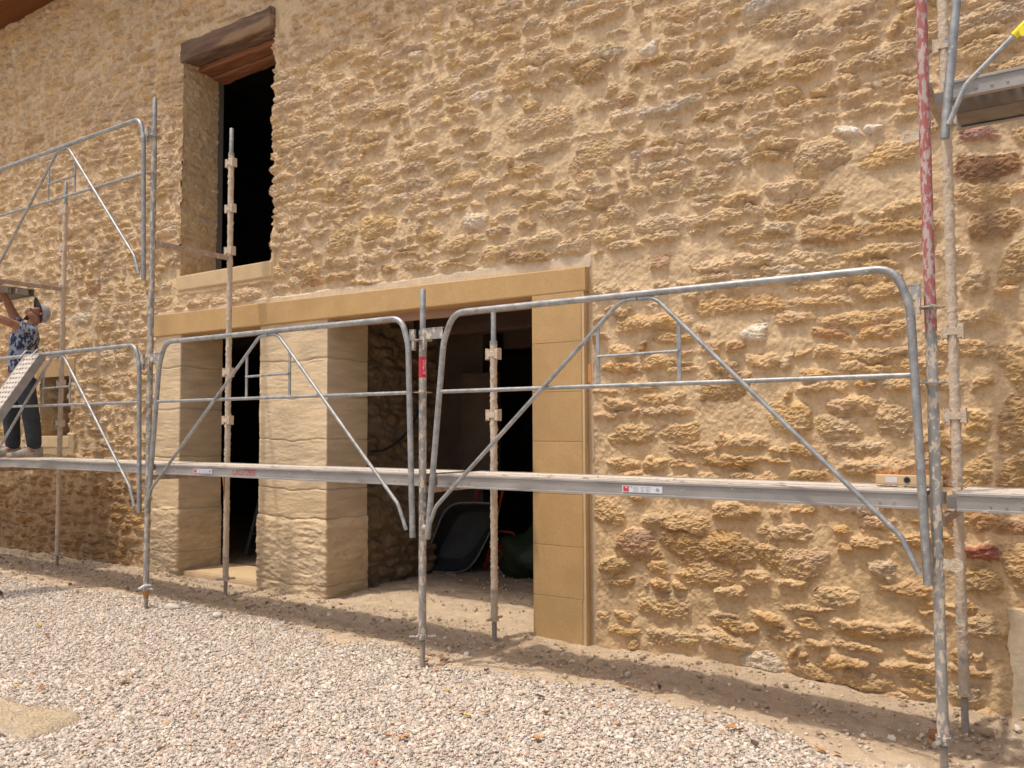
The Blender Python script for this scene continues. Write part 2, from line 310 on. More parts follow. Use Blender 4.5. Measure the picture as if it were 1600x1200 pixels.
def relief(us, vs_, stones, rs, seed, mortar, hscale=1, rough=1, tone=None):
    U, V = np.meshgrid(us, vs_)
    wu = U+fbm(U, V, .09, seed, 3, .5)*.042+fbm(U, V, .02, seed+90, 2)*.013; wv = V+fbm(U, V, .085, seed+10, 3, .5)*.034+fbm(U, V, .018, seed+95, 2)*.011
    H = np.zeros(U.shape); best = np.zeros(U.shape); A = np.zeros(U.shape)
    col = np.empty(U.shape+(3,)); col[:] = mortar
    names = ['cr', 'cr2', 'och', 'dko', 'wh2', 'gr', 'yel', 'rust', 'pink', 'brn']; pr = np.array([.44, .30, .14, .030, .010, .028, .030, .005, .010, .006]); pr = pr/pr.sum()
    for (cx, cy, a, b_, th, p, cn) in stones:
        m = max(a, b_)+.05
        i0, i1 = np.searchsorted(us, [cx-m, cx+m]); j0, j1 = np.searchsorted(vs_, [cy-b_-a*.2-.05, cy+b_+a*.2+.05])
        if i1-i0 < 2 or j1-j0 < 2: continue
        x = wu[j0:j1, i0:i1]-cx; y = wv[j0:j1, i0:i1]-cy
        c, s = math.cos(th), math.sin(th); X = x*c+y*s; Y = -x*s+y*c
        shear = rs.uniform(-.5, .5); Xs = (X+shear*Y)/a; Ys = Y/b_*(1+rs.uniform(-.22, .22)*X/a)
        r_ = (np.abs(Xs)**p+np.abs(Ys)**p)**(1/p)
        d = (1-r_)*b_                      # ~distance inside, metres
        ed_ = rs.uniform(.004, .012); t = sstep(-.004, ed_, d)
        hs = (hscale(cx, cy) if callable(hscale) else hscale)*rs.uniform(.020, .044)*(1 if b_ > .03 else .7)
        px, py = rs.uniform(-.4, .4), rs.uniform(-.55, .6)
        prof = hs*(t*(.78+.22*np.clip(d/b_*2, 0, 1))+t*(px*Xs+py*Ys)*.42)
        # facet cut
        q = rs.uniform(0, 6.28)
        for kk, (lo_, st_) in enumerate(((.0, .7), (.2, .9), (.35, 1.0), (.3, .8))):
            qq = q+kk*1.7; cut = (Xs*math.cos(qq)+Ys*math.sin(qq)-rs.uniform(lo_, lo_+.4)); prof = prof-np.clip(cut, 0, 1)*hs*st_*t
        cur = H[j0:j1, i0:i1]; win = (prof > cur) & (t > .02)
        cur[win] = prof[win]; A[j0:j1, i0:i1][win] = t[win]
        base = np.array(PAL[cn] if cn else PAL[names[rs.choice(len(names), p=pr)]])*rs.uniform(.90, 1.08)
        if tone is not None and cn is None: base = base*tone(cx, cy)
        e = sstep(.0, .012, d)[..., None]
        cc = col[j0:j1, i0:i1]; nw = cc*(1-e)+base*e; cc[win] = nw[win]
    # stone surface roughness
    rg = np.abs(fbm(U*.7, V*1.25, .045, seed+20, 4, .7))
    H += A*(fbm(U*.7, V*1.5, .024, seed+30, 3, .75)*.0115-rg*.0105+.002)*rough
    nz = fbm(U*.8, V*1.2, .05, seed+40, 4); gr_ = fbm(U, V, .011, seed+47, 2); H += gr_*(.0016+.0026*A)*rough; col *= (1+.16*gr_)[..., None]
    col *= (1+(.26*nz*A+.10*nz*(1-A)))[..., None]
    tint = fbm(U, V, .12, seed+44, 3)*A
    col[..., 2] *= 1-.22*tint; col[..., 0] *= 1+.05*tint
    H += (1-A)*(fbm(U, V, .11, seed+50, 3)*.016+fbm(U, V, .022, seed+55, 3)*.005)
    H += fbm(U, V, 1.3, seed+60, 2)*.02
    alpha = .28+.72*A
    return U, V, H, col, alpha, A

WY = 1.115
MAN = [(-0.42, 3.22, 0.088, 0.047, 'red'), (-0.38, 3.02, 0.154, 0.072, 'dk'), (-0.41, 2.86, 0.14, 0.072, 'och'), (-0.37, 2.68, 0.117, 0.078, 'brn'), (-0.24, 2.47, 0.10, 0.116, 'och'), (-0.45, 2.18, 0.118, 0.043, 'cr'), (-0.46, 2.38, 0.056, 0.072, 'cr'), (-0.25, 1.89, 0.10, 0.118, 'och'), (-0.27, 1.59, 0.10, 0.146, 'dko'), (-0.26, 1.32, 0.10, 0.11, 'dko'), (-0.48, 1.61, 0.069, 0.057, 'och'), (-0.49, 1.31, 0.068, 0.092, 'och'), (-0.39, 1.04, 0.151, 0.055, 'rust'), (-0.49, 0.88, 0.093, 0.042, 'red2'), (-0.49, 0.73, 0.111, 0.077, 'och'), (-0.27, 0.82, 0.10, 0.137, 'och'), (-0.5, 0.49, 0.099, 0.056, 'cr'), (-2.55, 0.77, 0.155, 0.105, 'red3'), (-2.23, 0.79, 0.127, 0.11, 'dko'), (-1.94, 0.8, 0.193, 0.103, 'dko'), (-1.44, 0.73, 0.123, 0.093, 'pink'), (-1.64, 0.77, 0.088, 0.08, 'och'), (-1.21, 1.57, 0.103, 0.077, 'cr'), (-0.89, 1.6, 0.096, 0.089, 'cr'), (-1.48, 1.62, 0.117, 0.103, 'och'), (-1.37, 2.95, 0.186, 0.072, 'dko'), (-0.89, 3.18, 0.157, 0.069, 'och'), (-1.13, 3.37, 0.074, 0.032, 'wh'), (-0.97, 3.36, 0.064, 0.031, 'wh'), (-1.71, 2.18, 0.083, 0.053, 'wh'), (-1.27, 3.24, 0.171, 0.104, 'cr'), (-2.9, 4.17, 0.15, 0.085, 'dko'), (-2.42, 4.23, 0.068, 0.041, 'wh'), (-4.99, 3.31, 0.211, 0.101, 'yel'), (-5.43, 3.28, 0.161, 0.104, 'yel'), (-2.36, 2.71, 0.076, 0.058, 'red3'), (-2.57, 1.52, 0.171, 0.08, 'och'), (-2.24, 1.54, 0.137, 0.06, 'och'), (-2.83, 3.55, 0.209, 0.103, 'cr'), (-3.34, 3.87, 0.288, 0.109, 'cr'), (-3.95, 3.22, 0.12, 0.06, 'wh2'), (-1.48, 4.13, 0.201, 0.083, 'cr'), (-1.92, 1.83, 0.164, 0.092, 'dko'), (-2.78, 0.98, 0.121, 0.076, 'och'), (-2.27, 0.94, 0.238, 0.051, 'cr'), (-1.85, 1.03, 0.147, 0.057, 'och'), (-1.55, 0.91, 0.166, 0.055, 'cr'), (-2.03, 0.63, 0.165, 0.083, 'och'), (-1.74, 0.61, 0.098, 0.056, 'cr'), (-2.73, 0.61, 0.125, 0.058, 'cr'), (-2.37, 0.38, 0.186, 0.077, 'cr'), (-1.91, 0.52, 0.106, 0.037, 'cr'), (-1.95, 0.35, 0.094, 0.024, 'cr'), (-1.5, 0.6, 0.086, 0.035, 'cr'), (-1.24, 0.57, 0.117, 0.053, 'cr'), (-1.95, 0.21, 0.192, 0.057, 'cr'), (-1.71, 0.10, 0.142, 0.063, 'wh2'), (-2.31, 0.16, 0.174, 0.067, 'cr'), (-9.73, 2.9, 0.197, 0.076, 'wh2')]
rs = np.random.RandomState(11)
us = [1.6]
while us[-1] > -13.4: us.append(us[-1]-(.0056+.0011*max(0, -us[-1])*.62))
us = np.array(us[::-1]); vz = np.arange(-.12, 7.08, .0075)
def dens(x, y):
    d = 1.0
    if x > -3.2 and y < 2.3: d = .93+.06*math.sin(x*5)
    if x < -8: d = .93
    if -.62 < x < -.35 and False: d = .5
    return d
stones = course_stones(-13.5, 1.6, -.15, 7.1, rs, dens, MAN)
# openings and dressed parts in the facade: x0,x1,z0,z1
WIN = (-7.78, -6.385, 3.185, 5.56); DOOR = (-8.17, -2.94, -.2, 2.79); SLIT = (-10.60, -9.96, 1.50, 2.21)
def near_rect(s, r_, m=.02): return r_[0]-m-s[2]*.75 < s[0] < r_[1]+m+s[2]*.75 and r_[2]-m-s[3]*.8 < s[1] < r_[3]+m+s[3]*.8
NOST = [(DOOR[0]+.02, DOOR[1]+.03, DOOR[2], DOOR[3]-.01), (-7.84, -6.34, 2.99, 3.19), (SLIT[0]-.02, SLIT[1]+.14, 1.26, 1.5), (SLIT[0]-.02, SLIT[1]+.1, 2.21, 2.42), (-.36, .6, -.1, .58), (-7.76, -6.36, 5.45, 5.68)]
stones = [s for s in stones if not any(near_rect(s, r_) for r_ in NOST)]
def tone(x, y):
    warm = np.array([.96, .90, .82]) if (x > -3.2 and y < 2.4) else np.array([1.0, 1.0, 1.0])
    if x < -8 and y < 1.6: warm = np.array([.88, .82, .74])
    return warm
U, V, H, col, al, A = relief(us, vz, stones, rs, 100, np.array([.625, .465, .295]), lambda x, y: (1.2 if x > -3.2 and y < 2.4 else 1.02), 1, tone)
low = sstep(2.7, 1.2, V)[..., None]*sstep(-4, -2.5, U)[..., None]; col *= 1-low*np.array([.0, .03, .09])
low_left = (sstep(1.35, .75, V+.5*fbm(U, V, .5, 333, 3))*sstep(-8.3, -8.75, U+.3*fbm(U, V, .3, 335, 2)))[..., None]; col *= 1-low_left*np.array([.36, .42, .48])  # wall base turns darker and browner towards the far left bottom
# smooth render bands: window sill, slit surround, quoin at right
def band(r_, lift, c=None, soft=.02):
    global H, col
    m = sstep(-soft, 0, np.minimum(np.minimum(U-r_[0], r_[1]-U), np.minimum(V-r_[2], r_[3]-V))+fbm(U, V, .1, 300, 2)*.02)
    H = H*(1-m)+m*(lift+fbm(U, V, .25, 310, 2)*.006); 
    if c is not None: col = col*(1-m[..., None])+m[..., None]*np.array(c)*(1+.1*fbm(U, V, .1, 320, 3))[..., None]
band((-7.86, -6.33, 2.985, 3.25), .02, (.61, .445, .265), .012)
band((SLIT[0]-.1, SLIT[1]+.16, 1.27, 1.52), .03, (.50, .37, .22))
band((SLIT[0]-.1, SLIT[1]+.12, 2.19, 2.42), .03, (.44, .30, .16))
band((-.355, .7, -.15, .585), .035, (.60, .49, .35), .004)
band((DOOR[1]-.05, DOOR[1]+.05, -.2, 2.8), .004, (.56, .43, .29), .01)
band((DOOR[0]-.03, DOOR[1]+.03, DOOR[3]-.05, DOOR[3]+.03), .012, (.66, .54, .40), .01)
# openings, ragged along stone edges
e1 = fbm(U*0, V, .07, 400, 3)*.05+fbm(U*0, V, .3, 401, 2)*.03
win = (U > WIN[0]) & (U < WIN[1]+e1) & (V > WIN[2]+.002) & (V < WIN[3])
door = (U > DOOR[0]+.03) & (U < DOOR[1]-.03) & (V < 2.755-.06*(U+8.195)/5.28)
slit = (U > SLIT[0]) & (U < SLIT[1]+e1*.7) & (V > SLIT[2]) & (V < SLIT[3])
hole = win | door | slit
keep = ~(hole[:-1, :-1] | hole[1:, 1:])
house = empty('stone_house', (-5.5, WY, 0))
tag(house, 'old rubble stone house with a fresh ochre door surround and one tall upper window', 'house')
OFF = np.array([-5.5, WY, 0])
P = np.stack([U, WY+.012-H, V], -1)-OFF
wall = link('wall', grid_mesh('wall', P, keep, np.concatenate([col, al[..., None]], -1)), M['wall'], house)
wall.data.polygons.foreach_set('use_smooth', np.zeros(len(wall.data.polygons), bool))

def patch_wall(name, origin, udir, ndir, L_, z0, z1, seed, mortar, d=.012, dn=.85, hs=.8, m='wall', parent=house, tonef=None, off=OFF):
    rs_ = np.random.RandomState(seed); u_ = np.arange(0, L_+d/2, d); v_ = np.arange(z0, z1+d/2, d)
    st = course_stones(0, L_, z0, z1, rs_, lambda x, y: dn)
    U_, V_, H_, c_, a_, _ = relief(u_, v_, st, rs_, seed*7+1, np.array(mortar), hs, 1, tonef)
    o_ = np.array(origin); ud = np.array(udir); nd = np.array(ndir)
    P_ = o_+U_[..., None]*ud+H_[..., None]*nd; P_[..., 2] = V_
    return link(name, grid_mesh(name, P_-off, None, np.concatenate([c_, a_[..., None]], -1)), M[m], parent)
# window reveals
dim = (.60, .43, .25)
patch_wall('window_reveal', (-7.785, 1.535, 0), (0, -1, 0), (1, 0, 0), .44, 3.15, 5.6, 21, dim, .010, .62, .35)
patch_wall('window_reveal', (-6.33, 1.60, 0), (0, -1, 0), (-1, 0, 0), .47, 3.15, 5.6, 22, dim, .012, .9, .6)
patch_wall('window_reveal', (SLIT[0]-.004, 1.6, 0), (0, -1, 0), (1, 0, 0), .5, 1.45, 2.3, 23, dim, .014, .9, .5)
patch_wall('window_reveal', (SLIT[1]+.05, 1.6, 0), (0, -1, 0), (-1, 0, 0), .47, 1.45, 2.3, 24, dim, .014, .9, .5)
def part(name, m, boxes, parent=house, bevel=.004, off=OFF):
    mb = MB()
    for b_ in boxes: mb.box(b_[0]-off[0], b_[1]-off[0], b_[2]-off[1], b_[3]-off[1], b_[4]-off[2], b_[5]-off[2])
    return mb.build(name, M[m], parent, bevel=bevel)
part('window_sill', 'sill', [(-7.83, -6.34, 1.094, 1.62, 3.02, 3.183)], bevel=.016)
part('window_sill', 'sill', [(SLIT[0]-.05, SLIT[1]+.06, 1.09, 1.62, 1.36, 1.498)], bevel=.01)

# timber lintel of the upper window: three rough beams side by side
def rough_beam(name, x0, x1, y0, y1, z0, z1, m, seed, amp=.012, parent=house, off=OFF, n=60):
    per = []
    for a, b_ in (((y0, z0), (y0, z1)), ((y0, z1), (y1, z1)), ((y1, z1), (y1, z0)), ((y1, z0), (y0, z0))):
        for k in range(8): per.append((a[0]+(b_[0]-a[0])*k/8, a[1]+(b_[1]-a[1])*k/8))
    per.append(per[0]); per = np.array(per); xs = np.linspace(x0, x1, n)
    S, X = np.meshgrid(np.arange(len(per)), xs)
    c = per.mean(0); s_ = (S % (len(per)-1)).astype(float)
    d = fbm(X, s_*.06, .25, seed, 4)*amp*1.6+fbm(X*.3, s_*.12, .05, seed+5, 3)*amp
    Y_ = per[S, 0]; Z_ = per[S, 1]; vy = Y_-c[0]; vz_ = Z_-c[1]; ln = np.hypot(vy, vz_)
    P_ = np.stack([X, Y_+vy/ln*d, Z_+vz_/ln*d], -1)-np.array(off)
    me = grid_mesh(name, P_)
    bm = bmesh.new(); bm.from_mesh(me); bmesh.ops.remove_doubles(bm, verts=bm.verts, dist=1e-4)
    bmesh.ops.holes_fill(bm, edges=[e for e in bm.edges if e.is_boundary]); bmesh.ops.recalc_face_normals(bm, faces=bm.faces); bm.to_mesh(me); bm.free()
    return link(name, me, M[m], parent, smooth=True)
bl = rough_beam('window_lintel', -7.80, -6.37, 1.075, 1.26, 5.47, 5.665, 'beam', 500, .016)
bl['label'] = 'weathered grey-brown timber beam over the window'
rough_beam('window_lintel', -7.9, -6.28, 1.265, 1.43, 5.42, 5.60, 'beamred', 510, .012)
rough_beam('window_lintel', -7.9, -6.28, 1.435, 1.60, 5.40, 5.60, 'beamred', 520, .012)
rough_beam('inner_lintel', SLIT[0]-.08, SLIT[1]+.1, 1.16, 1.6, 2.21, 2.36, 'beam', 525, .006)

# ------------------------------------------------------------------ dressed stone: plan path swept upward with relief
def dressed(name, path, z0, z1, joints, seed, colr, m='ashlar', amp=.0022, layer=.0026, joint_d=.011, ds=.010, dz=.0085, wide=None, bottomdark=0, smoothn=False, parent=house, off=OFF):
    pts = fillet([(x, y, 0) for x, y in path], .014, 4); d_ = [0]
    for i in range(1, len(pts)): d_.append(d_[-1]+(pts[i]-pts[i-1]).length)
    s_ = np.union1d(np.arange(0, d_[-1], ds), np.array(d_)); px = np.interp(s_, d_, [p.x for p in pts]); py = np.interp(s_, d_, [p.y for p in pts])
    tx = np.gradient(px, s_+1e-9*np.arange(len(s_))); ty = np.gradient(py, s_+1e-9*np.arange(len(s_))); ln = np.hypot(tx, ty); nx, ny = ty/ln, -tx/ln
    zs = np.arange(z0, z1+dz/2, dz); S, Z = np.meshgrid(s_, zs)
    h = fbm(S*.2, Z, .03, seed, 4, .7)*layer*.9+fbm(S*.5, Z, .012, seed+7, 3, .7)*layer*.8
    for q_ in range(3): h = h-np.exp(-(fbm(S*.10, Z, .16, seed+70+q_, 4, .55)/.014)**2)*.0032*sstep(-.05, .15, fbm(S, Z, .2, seed+80+q_, 2))+fbm(S, Z, .35, seed+3, 3)*amp
    blk = np.zeros_like(Z); wob = fbm(S, Z*0, .25, seed+9, 3)*.03*(0 if m == 'newstone' else 1)
    for i, j in enumerate(joints):
        g_ = np.exp(-((Z-j-wob)/.0045)**2); h -= g_*joint_d
        blk += (Z > j+wob)
    rr = np.random.RandomState(seed); tn = rr.uniform(.94, 1.06, len(joints)+1)[blk.astype(int)]; ho = rr.uniform(-.5, .5, len(joints)+1)[blk.astype(int)]*amp*.5
    h += ho; h += fbm(S*.4, Z, .03, seed+33, 4, .7)*.012*sstep(.95, .5, Z)*(m == 'ashlar')
    if wide is not None: h += wide(Z, S)
    c_ = np.array(colr)*(1+.22*fbm(S*.3, Z, .09, seed+20, 4)+.12*fbm(S, Z, .5, seed+25, 2))[..., None]*tn[..., None]
    for j in joints: c_ *= (1-.22*np.exp(-((Z-j-wob)/.005)**2))[..., None]
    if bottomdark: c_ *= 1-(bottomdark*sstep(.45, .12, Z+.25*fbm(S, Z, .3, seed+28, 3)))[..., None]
    P_ = np.stack([px[None]+nx[None]*h, py[None]+ny[None]*h, Z], -1)-np.array(off)
    return link(name, grid_mesh(name, P_, None, np.concatenate([c_, np.full(Z.shape+(1,), .6)], -1)), M[m], parent)
ash = (.69, .535, .355)
foot = lambda Z, S: .014*sstep(.76, .72, Z+.02*np.sin(S*9))
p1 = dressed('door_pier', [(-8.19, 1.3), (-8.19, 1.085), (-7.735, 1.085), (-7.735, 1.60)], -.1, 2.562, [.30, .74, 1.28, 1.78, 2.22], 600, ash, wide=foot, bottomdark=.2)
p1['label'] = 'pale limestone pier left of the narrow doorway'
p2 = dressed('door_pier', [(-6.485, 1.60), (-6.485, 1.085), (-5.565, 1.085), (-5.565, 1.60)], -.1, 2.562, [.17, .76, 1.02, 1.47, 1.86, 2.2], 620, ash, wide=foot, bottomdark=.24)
p2['label'] = 'broad pale limestone pier between the two doorways'
def chamf(name, prof, axis_, a0, a1, seed): pass
# new ochre jamb at right and the long ochre lintel
mb = MB(); jx0, jx1, yf = -3.375-OFF[0], -2.925-OFF[0], 1.062-OFF[1]
zj = [-.1, .357, .723, 1.095, 1.474, 1.835, 2.196, 2.5515]
jamb = empty('door_jamb', (0, 0, 0)); jamb.parent = house
for k in range(7):
    z0, z1 = zj[k]+(.0015 if k else 0), zj[k+1]-.0015
    prof = [(jx0, .5), (jx0, yf+.008), (jx0+.008, yf), (jx1-.028, yf), (jx1, yf+.03), (jx1, .5)]
    if k == 0: prof = [(jx0, .5), (jx0, yf+.008), (jx0+.008, yf), (jx1-.035, yf), (jx1, yf+.04), (jx1, .5)]
    n = len(prof); q = MB(); q.add([(x, y, z) for z in (z0, z1) for x, y in prof], [tuple(range(n)), tuple(range(2*n-1, n-1, -1))]+[(i, i+n, (i+1) % n+n, (i+1) % n) for i in range(n)])
    q.build('jamb_block', M['newstone'], jamb, bevel=.0025)
q = MB(); q.box(jx0+.004, jx1-.006, yf+.006, .5, -.1, 2.56); q.build('joint_mortar', M['sill'], jamb)
lx0, lx1 = -8.195-OFF[0], -2.915-OFF[0]
prof = [(.5, 2.556), (yf+.01-.0, 2.556), (yf, 2.566), (yf, 2.795), (yf+.006, 2.801), (.5, 2.80)]
n = len(prof); q = MB(); q.add([(x, y, z if z < 2.6 else z-dz_) for x, dz_ in ((lx0, .008), (lx1, .068)) for y, z in prof], [tuple(range(n)), tuple(range(2*n-1, n-1, -1))]+[(i, i+n, (i+1) % n+n, (i+1) % n) for i in range(n)]); lin = q.build('door_lintel', M['newstone'], house, bevel=.003)
lin['label'] = 'long smooth ochre lintel over both doorways'
rough_beam('inner_lintel', -5.56, -3.37, 1.20, 1.25, 2.49, 2.56, 'beampink', 530, .003)
rough_beam('inner_lintel', -8.0, -2.9, 1.27, 1.62, 2.57, 2.68, 'beam', 532, .004)
# threshold of the narrow doorway
th = MB(); th.box(-7.76-OFF[0], -6.47-OFF[0], 1.14-OFF[1], 1.75-OFF[1], -.05, .115); th.build('threshold', M['sill'], house, bevel=.03)

# ------------------------------------------------------------------ rooms behind
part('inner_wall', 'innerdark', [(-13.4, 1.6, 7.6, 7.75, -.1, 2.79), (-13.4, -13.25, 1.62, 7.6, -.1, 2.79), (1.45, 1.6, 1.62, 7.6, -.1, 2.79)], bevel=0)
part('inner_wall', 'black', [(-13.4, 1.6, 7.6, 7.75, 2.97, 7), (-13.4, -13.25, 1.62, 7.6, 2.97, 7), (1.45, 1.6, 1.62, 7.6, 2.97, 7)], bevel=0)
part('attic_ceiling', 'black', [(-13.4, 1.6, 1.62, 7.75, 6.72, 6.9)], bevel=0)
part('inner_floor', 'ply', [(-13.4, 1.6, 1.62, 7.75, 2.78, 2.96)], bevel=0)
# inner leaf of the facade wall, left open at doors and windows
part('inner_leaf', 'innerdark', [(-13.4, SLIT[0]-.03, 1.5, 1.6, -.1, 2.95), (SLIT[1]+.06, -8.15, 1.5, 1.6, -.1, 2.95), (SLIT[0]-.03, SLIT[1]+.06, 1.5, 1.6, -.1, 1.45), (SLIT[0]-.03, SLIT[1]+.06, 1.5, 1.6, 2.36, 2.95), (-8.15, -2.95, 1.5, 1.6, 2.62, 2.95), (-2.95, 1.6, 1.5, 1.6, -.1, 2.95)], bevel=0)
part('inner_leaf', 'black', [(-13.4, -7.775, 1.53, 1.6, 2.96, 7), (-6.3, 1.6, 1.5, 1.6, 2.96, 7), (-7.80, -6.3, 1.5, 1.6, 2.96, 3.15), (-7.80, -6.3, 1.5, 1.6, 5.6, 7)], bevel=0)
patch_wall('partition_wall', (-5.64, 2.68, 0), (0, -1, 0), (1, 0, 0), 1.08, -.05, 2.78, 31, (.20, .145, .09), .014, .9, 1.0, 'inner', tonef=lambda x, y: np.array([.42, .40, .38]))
part('partition_wall', 'innerdark', [(-5.80, -5.66, 1.62, 2.70, -.05, 2.78)], bevel=0)
part('partition_wall', 'innerdark', [(-8.3, -5.9, 3.9, 4.05, -.05, 2.78)], bevel=0)
pl = part('partition_wall', 'innerdark', [(-5.95, -5.45, 3.55, 3.62, .9, 2.2)], bevel=0)
rough_beam('ceiling_beam', -5.6, 1.4, 2.3, 2.5, 2.5, 2.72, 'beamdark', 540, .006)
rough_beam('ceiling_beam', -5.6, 1.4, 3.9, 4.1, 2.5, 2.72, 'beamdark', 545, .006)

# ------------------------------------------------------------------ eave
roof = empty('roof', (0, 0, 0)); roof.parent = house
EO = .50
s_ = MB()
for k in range(4):
    y0 = WY+.12-(k+1)*(EO+.12)/4+.003; y1 = WY+.12-k*(EO+.12)/4
    def zz(y): return 6.97+(y-WY)*.30
    s_.add([(x, y, z) for x in (-8.4, 7.6) for (y, z) in ((y0-OFF[1], zz(y0)), (y1-OFF[1], zz(y1)), (y1-OFF[1], zz(y1)+.03), (y0-OFF[1], zz(y0)+.03))], [(0, 1, 2, 3), (7, 6, 5, 4), (0, 4, 5, 1), (1, 5, 6, 2), (2, 6, 7, 3), (3, 7, 4, 0)])
s_.build('soffit', M['eave'], roof)
s_ = MB(); s_.add([(x, y-OFF[1], z) for x in (-8.45, 7.65) for (y, z) in ((WY-EO-.03, 6.83), (8.2, 9.1), (8.2, 9.3), (WY-EO-.03, 7.02))], [(0, 1, 2, 3), (7, 6, 5, 4), (0, 4, 5, 1), (1, 5, 6, 2), (2, 6, 7, 3), (3, 7, 4, 0)])
s_.build('roof_tiles', M['tile'], roof)

# ------------------------------------------------------------------ scaffold frames
RP = .0245
def ring(mb, z, y, r0, th=.006):
    pts = []; n = 20
    v = [(math.cos(a)*r0, y+math.sin(a)*r0, zz_) for zz_ in (z-th/2, z+th/2) for a in [2*math.pi*k/n for k in range(n)]]
    mb.add(v, [tuple(range(n))[::-1], tuple(range(n, 2*n))]+[(k, (k+1) % n, n+(k+1) % n, n+k) for k in range(n)])
def zline(z0, z1, x, y, step=.02):
    n = max(2, int((z1-z0)/step)); return [(x, y, z0+(z1-z0)*k/n) for k in range(n+1)]
def frame(x, base, lift, label, outer='galvw', jack=True, spigot=True, crust=.0034, seed=0, nutz=(.245, .21), ring_outer=True):
    t = empty('scaffolding', (x, 0, base)); tag(t, label, 'scaffolding', 'upright frames of the scaffold')
    z0 = nutz[0] if jack else 2.2; z1 = z0 and (2.2 if jack else 4.18)
    z0i = nutz[1] if jack else 2.2
    if not jack: z0 += 0
    m = MB(); m.tube(zline(z0, z1, 0, 0), RP, 14, rough=.0006, seed=seed); m.build('outer_post', M[outer], t, smooth=True)
    m = MB(); m.tube(zline(z0i, z1-(.02 if spigot else 0), 0, .795, .012), RP, 14, rough=crust, seed=seed+1); m.build('inner_post', M['crust'], t, smooth=True)
    if spigot:
        for y, zt in ((0, z1+.27), (.795, z1+.235)):
            m = MB(); m.tube([(0, y, z1-.02), (0, y, zt-.006), (0, y, zt)], [.019, .019, .016], 12); m.tube([(0, y, z1-.03), (0, y, z1-.002)], .0275, 14); m.build('spigot', M['galv'], t, smooth=True)
    # flange discs on the outer post
    for z in ((2.135, 1.795) if jack else (4.10, 3.78)):
        m = MB(); ring(m, z, 0, .062, .005); m.tube([(0, 0, z-.012), (0, 0, z+.012)], .0275, 14); m.build('flange_disc', M['galvw'], t, smooth=True)
    # paired wedge cups on inner post
    for z in ((2.10, 1.655) if jack else (4.08, 3.645, 3.24)):
        m = MB()
        for s in (-1, 1):
            m.box(s*.026-(.003 if s > 0 else .022), s*.026+(.022 if s > 0 else .003), .795-.028, .795+.02, z-.036, z+.036)
            m.box(s*.050-.003, s*.050+.003, .795-.03, .795+.026, z-.042, z+.042)
        m.box(-.03, .03, .765, .772, z-.02, z+.02)
        m.build('wedge_cup', M['crust'], t, bevel=.002)
    zt = 1.165 if jack else 3.175
    m = MB(); m.box(-.017, .017, .0255, .769, zt-.022, zt+.022); m.build('transom', M['rusty'], t, bevel=.004)
    if jack:
        for y, nz_ in ((0, nutz[0]), (.795, nutz[1])):
            m = MB(); pts = []; rr = []
            n = 90
            for k in range(n+1): pts.append((0, y, -.10+(nz_+.06)*k/n)); rr.append(.0165+(.0022 if k % 2 else 0))
            m.tube(pts, rr, 12); j = m.build('base_jack', M['screw'], t, smooth=False)
            m = MB(); m.tube([(0, y, nz_-.03), (0, y, nz_+.004)], .032, 14)
            a = .5+seed*1.3+y; d = Vector((math.cos(a), math.sin(a), 0))
            m.tube([Vector((0, y, nz_-.012))-d*.085, Vector((0, y, nz_-.014))+d*.085], [.009, .011], 8)
            m.build('jack_nut', M['crust'] if y else M['galvw'], j, smooth=True)
    return t
f0 = frame(-.548, -.025, 0, 'scaffold frame nearest the right edge whose outer post carries bare grey mottled steel', 'galvw', seed=3, nutz=(.235, .235), spigot=False)
f0['label'] = 'mottled grey scaffold frame beside the broom head, below the red painted post'
f1 = frame(-3.533, .012, 0, 'scaffold frame with a red sticker on its outer post in front of the big doorway', seed=5)
f2 = frame(-6.567, .0, 0, 'scaffold frame standing in front of the narrow doorway pier with red tape at its foot', seed=7, spigot=False)
f3 = frame(-9.53, -.01, 0, 'scaffold frame beside the man whose plain inner post stands by the small low window', seed=9, spigot=False)
f4 = frame(-.548, -.024, 1, 'upper scaffold frame with red paint along its outer post, right edge', 'redpole', jack=False, seed=11)
f5 = frame(-6.567, .001, 1, 'upper scaffold frame reaching up in front of the tall upper window', jack=False, seed=13)
f6 = frame(-9.53, -.009, 1, 'upper scaffold frame left of the window whose inner post ends below the guardrail', jack=False, seed=15)
# red paint reaches down on the right outer post
m = MB(); m.tube(zline(2.03, 2.2, 0, 0), RP+.0012, 14); m.build('red_paint_band', M['redpole'], f0, smooth=True)
def text_mesh(txt, size, depth=.0006):
    cu = bpy.data.curves.new('lettering', 'FONT'); cu.body = txt; cu.size = size; cu.extrude = depth; cu.align_x = 'CENTER'; cu.align_y = 'CENTER'
    o = bpy.data.objects.new('lettering', cu); C.objects.link(o)
    me = bpy.data.meshes.new_from_object(o.evaluated_get(bpy.context.evaluated_depsgraph_get())); bpy.data.objects.remove(o); me.name = 'lettering'; return me
# sticker with upright lettering on the centre post
m = MB(); v = []; n = 14; a0, a1 = R(-170), R(10)
for z in (1.903, 2.037):
    for k in range(n+1):
        a = a0+(a1-a0)*k/n; v.append((math.cos(a)*(RP+.0015), math.sin(a)*(RP+.0015), z-.012))
m.add(v, [(k, k+1, n+2+k, n+1+k) for k in range(n)]); st = m.build('sticker', M['red'], f1, smooth=True); st['label'] = 'red sticker with white upright lettering'
tm = text_mesh('ALTRAD', .026); 
for vtx in tm.vertices:
    u, vv, ww = vtx.co; a = R(-22)+(-vv)/(RP) *1.0; rr_ = RP+.0024+ww
    vtx.co = (math.cos(a)*rr_, math.sin(a)*rr_, 1.958+u)
lt = link('lettering', tm, M['white'], st)
